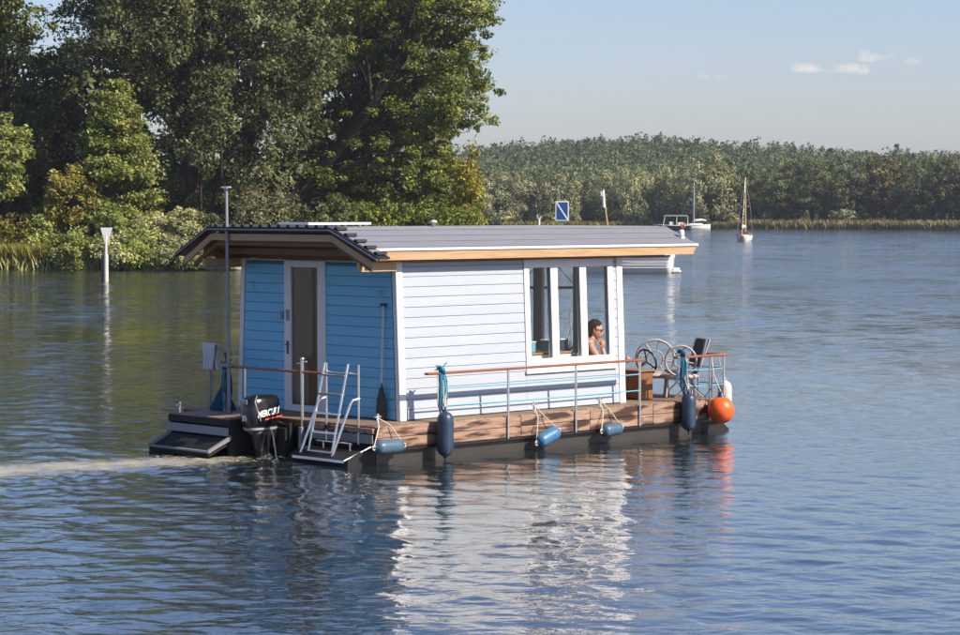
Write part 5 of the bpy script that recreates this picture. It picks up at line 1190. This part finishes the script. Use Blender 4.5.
# moored sailboat
def sailboat(name, pxx, pyy, d, rz, L, Bm, mast, hmat, mmat, label, deckmat, extra=0):
    p = px(pxx, pyy, d); e = empty(name, (p[0], d, 0), rz); tag(e, label, 'sailboat', 'sailboats on the lake')
    mb, rg = hull_mb(L, Bm, .72, .18, .65, .8); mb.build('hull', hmat, e); rub(rg, .03, .05, 'toe_rail', deckmat, e)
    mb = MB(); mb.prism([(-.9, .7), (-.9, 1.05), (1.3, .98), (1.8, .72)], -Bm * .28, Bm * .28, 'y'); mb.build('coachroof', deckmat, e)
    mb = MB(); mb.tube([(.5, 0, .6), (.5, 0, mast)], [.095, .06], 8); ms = mb.build('mast', mmat, e)
    mb = MB(); mb.tube([(.5, -.55, mast * .55), (.5, .55, mast * .55)], .04, 6); mb.build('spreader', mmat, ms)
    mb = MB()
    for s_ in (-1, 1): mb.tube([(.4, s_ * Bm * .46, .75), (.5, s_ * .55, mast * .55), (.5, 0, mast * .97)], .016, 4)
    mb.tube([(L * .5, 0, .9), (.5, 0, mast * .97)], .016, 4); mb.tube([(-L * .49, 0, .75), (.5, 0, mast)], .016, 4); mb.build('rigging', M['steel'], e)
    mb = MB(); mb.tube([(.45, 0, 1.45), (-L * .38, 0, 1.5)], .06, 7); mb.build('boom', mmat, e)
    mb = MB(); mb.tube([(.35, 0, 1.58), (-L * .18, 0, 1.66), (-L * .36, 0, 1.6)], [.14, .17, .09], 8); mb.build('furled_sail', M['cloth'], e)
    mb = MB(); mb.box(-L * .46, -1.0, -Bm * .22, Bm * .22, .60, .74, .03); mb.build('cockpit', M['varnish'], e)
    mb = MB(); mb.box(-L * .5 - .06, -L * .5 + .0, -.16, .16, -.2, .62, .01); mb.build('rudder', deckmat, e)
    return e
sailboat('sailboat', 696.5, 229, 408, R(198), 4.6, 1.7, 8.0, M['bwhite'], M['alu'], 'white sailboat with bare grey mast moored off the far willows', M['bwhite'])
sb = sailboat('sailboat', 744.5, 241.5, 261, R(78), 5.6, 1.8, 6.9, M['bwhite'], M['mastwood'], 'small sailboat with tall wooden mast seen from astern on the right', M['varnish'])
# channel marks
d = 119; p = px(106, 281, d); cm = empty('channel_marker', (p[0], d, 0)); tag(cm, 'white channel marker post with triangular top off the left bank', 'marker')
mb = MB(); mb.tube([(0, 0, -1), (0, 0, 1.35)], [.125, .115], 12); mb.build('pile', M['fwhite'], cm)
mb = MB(); mb.tube([(0, 0, 1.3), (0, 0, 2.3)], .065, 10); mb.build('pole', M['signwhite'], cm)
mb = MB(); mb.tube([(-.18, .02, -.5), (-.18, .02, 1.3)], .075, 9); mb.build('side_pile', M['bark'], cm)
mb = MB(); mb.prism([(-.05, 1.92), (.09, 1.92), (.34, 2.66), (-.26, 2.66)], -.05, .02, 'y'); mb.build('topmark', M['signwhite'], cm)
d = 150; p = px(562, 211, d); sg = empty('waterway_sign', (p[0], d, 0)); tag(sg, 'blue rectangular sign with white border and diagonal bar above the roof', 'sign')
mb = MB(); mb.tube([(0, 0, -1), (0, 0, 4.15)], .045, 8); mb.build('post', M['gmetal'], sg)
hw, h0, h1 = .42, 2.83, 4.06
mb = MB(); mb.box(-hw, hw, -.09, -.05, h0, h1, .006); mb.build('board', M['signwhite'], sg)
mb = MB(); mb.box(-hw + .07, hw - .07, -.098, -.091, h0 + .07, h1 - .07); mb.build('blue_field', M['signblue'], sg)
mb = MB(); a0, a1 = Vector((-hw + .08, 0, h1 - .09)), Vector((hw - .08, 0, h0 + .09)); nn = Vector((a1.z - a0.z, 0, -(a1.x - a0.x))).normalized() * .045
vs = [a0 + nn, a1 + nn, a1 - nn, a0 - nn]; vs = [(v.x, -.105, v.z) for v in vs] + [(v.x, -.099, v.z) for v in vs]
mb.add(vs, [(0, 1, 2, 3), (4, 7, 6, 5), (0, 4, 5, 1), (1, 5, 6, 2), (2, 6, 7, 3), (3, 7, 4, 0)]); mb.build('diagonal_bar', M['signwhite'], sg)
d = 205; a, b = px(609.5, 250, d), px(603.5, 190, d)
lp_ = empty('leaning_pole', (a[0], d, 0)); tag(lp_, 'thin leaning pole with white top standing beyond the roof', 'pole')
mb = MB(); mb.tube([(.2, 0, -1), (b[0] - a[0], 0, b[2] - .5)], [.10, .075], 8); mb.build('pole', M['mastwood'], lp_)
mb = MB(); mb.tube([(b[0] - a[0] + .02, 0, b[2] - 1.5), (b[0] - a[0] - .06, 0, b[2])], [.15, .12], 8); mb.box(b[0] - a[0] - .28, b[0] - a[0], -.1, .1, b[2] - .55, b[2] - .15, .03); mb.build('white_top', M['signwhite'], lp_)
d = 230; p = px(539, 218, d); wp = empty('marker_post', (p[0], d, 0)); tag(wp, 'small white forked marker post left of the blue sign', 'marker')
mb = MB(); mb.tube([(0, 0, -1), (0, 0, 2.55)], .10, 8); mb.build('post', M['signwhite'], wp)
mb = MB(); mb.tube([(-.22, 0, 2.95), (0, 0, 2.5), (.25, 0, 2.9)], .06, 6); mb.build('fork', M['signwhite'], wp)

# ------------------------------------------------------------------ light haze over the lake
t = NT('lake_haze'); pv = t.node('ShaderNodeVolumePrincipled'); pv.inputs['Color'].default_value = (.80, .88, 1.0, 1); pv.inputs['Density'].default_value = .00018; pv.inputs['Anisotropy'].default_value = .3
t.l.new(pv.outputs[0], t.out.inputs['Volume'])
mb = MB(); mb.box(-4300, 4300, -360, 6900, -3, 60); hz = mb.build('haze', t.m); tag(hz, 'thin blue haze over the lake and the far hill', 'haze', kind='stuff')
HAZE = True
if not HAZE: bpy.data.objects.remove(hz)
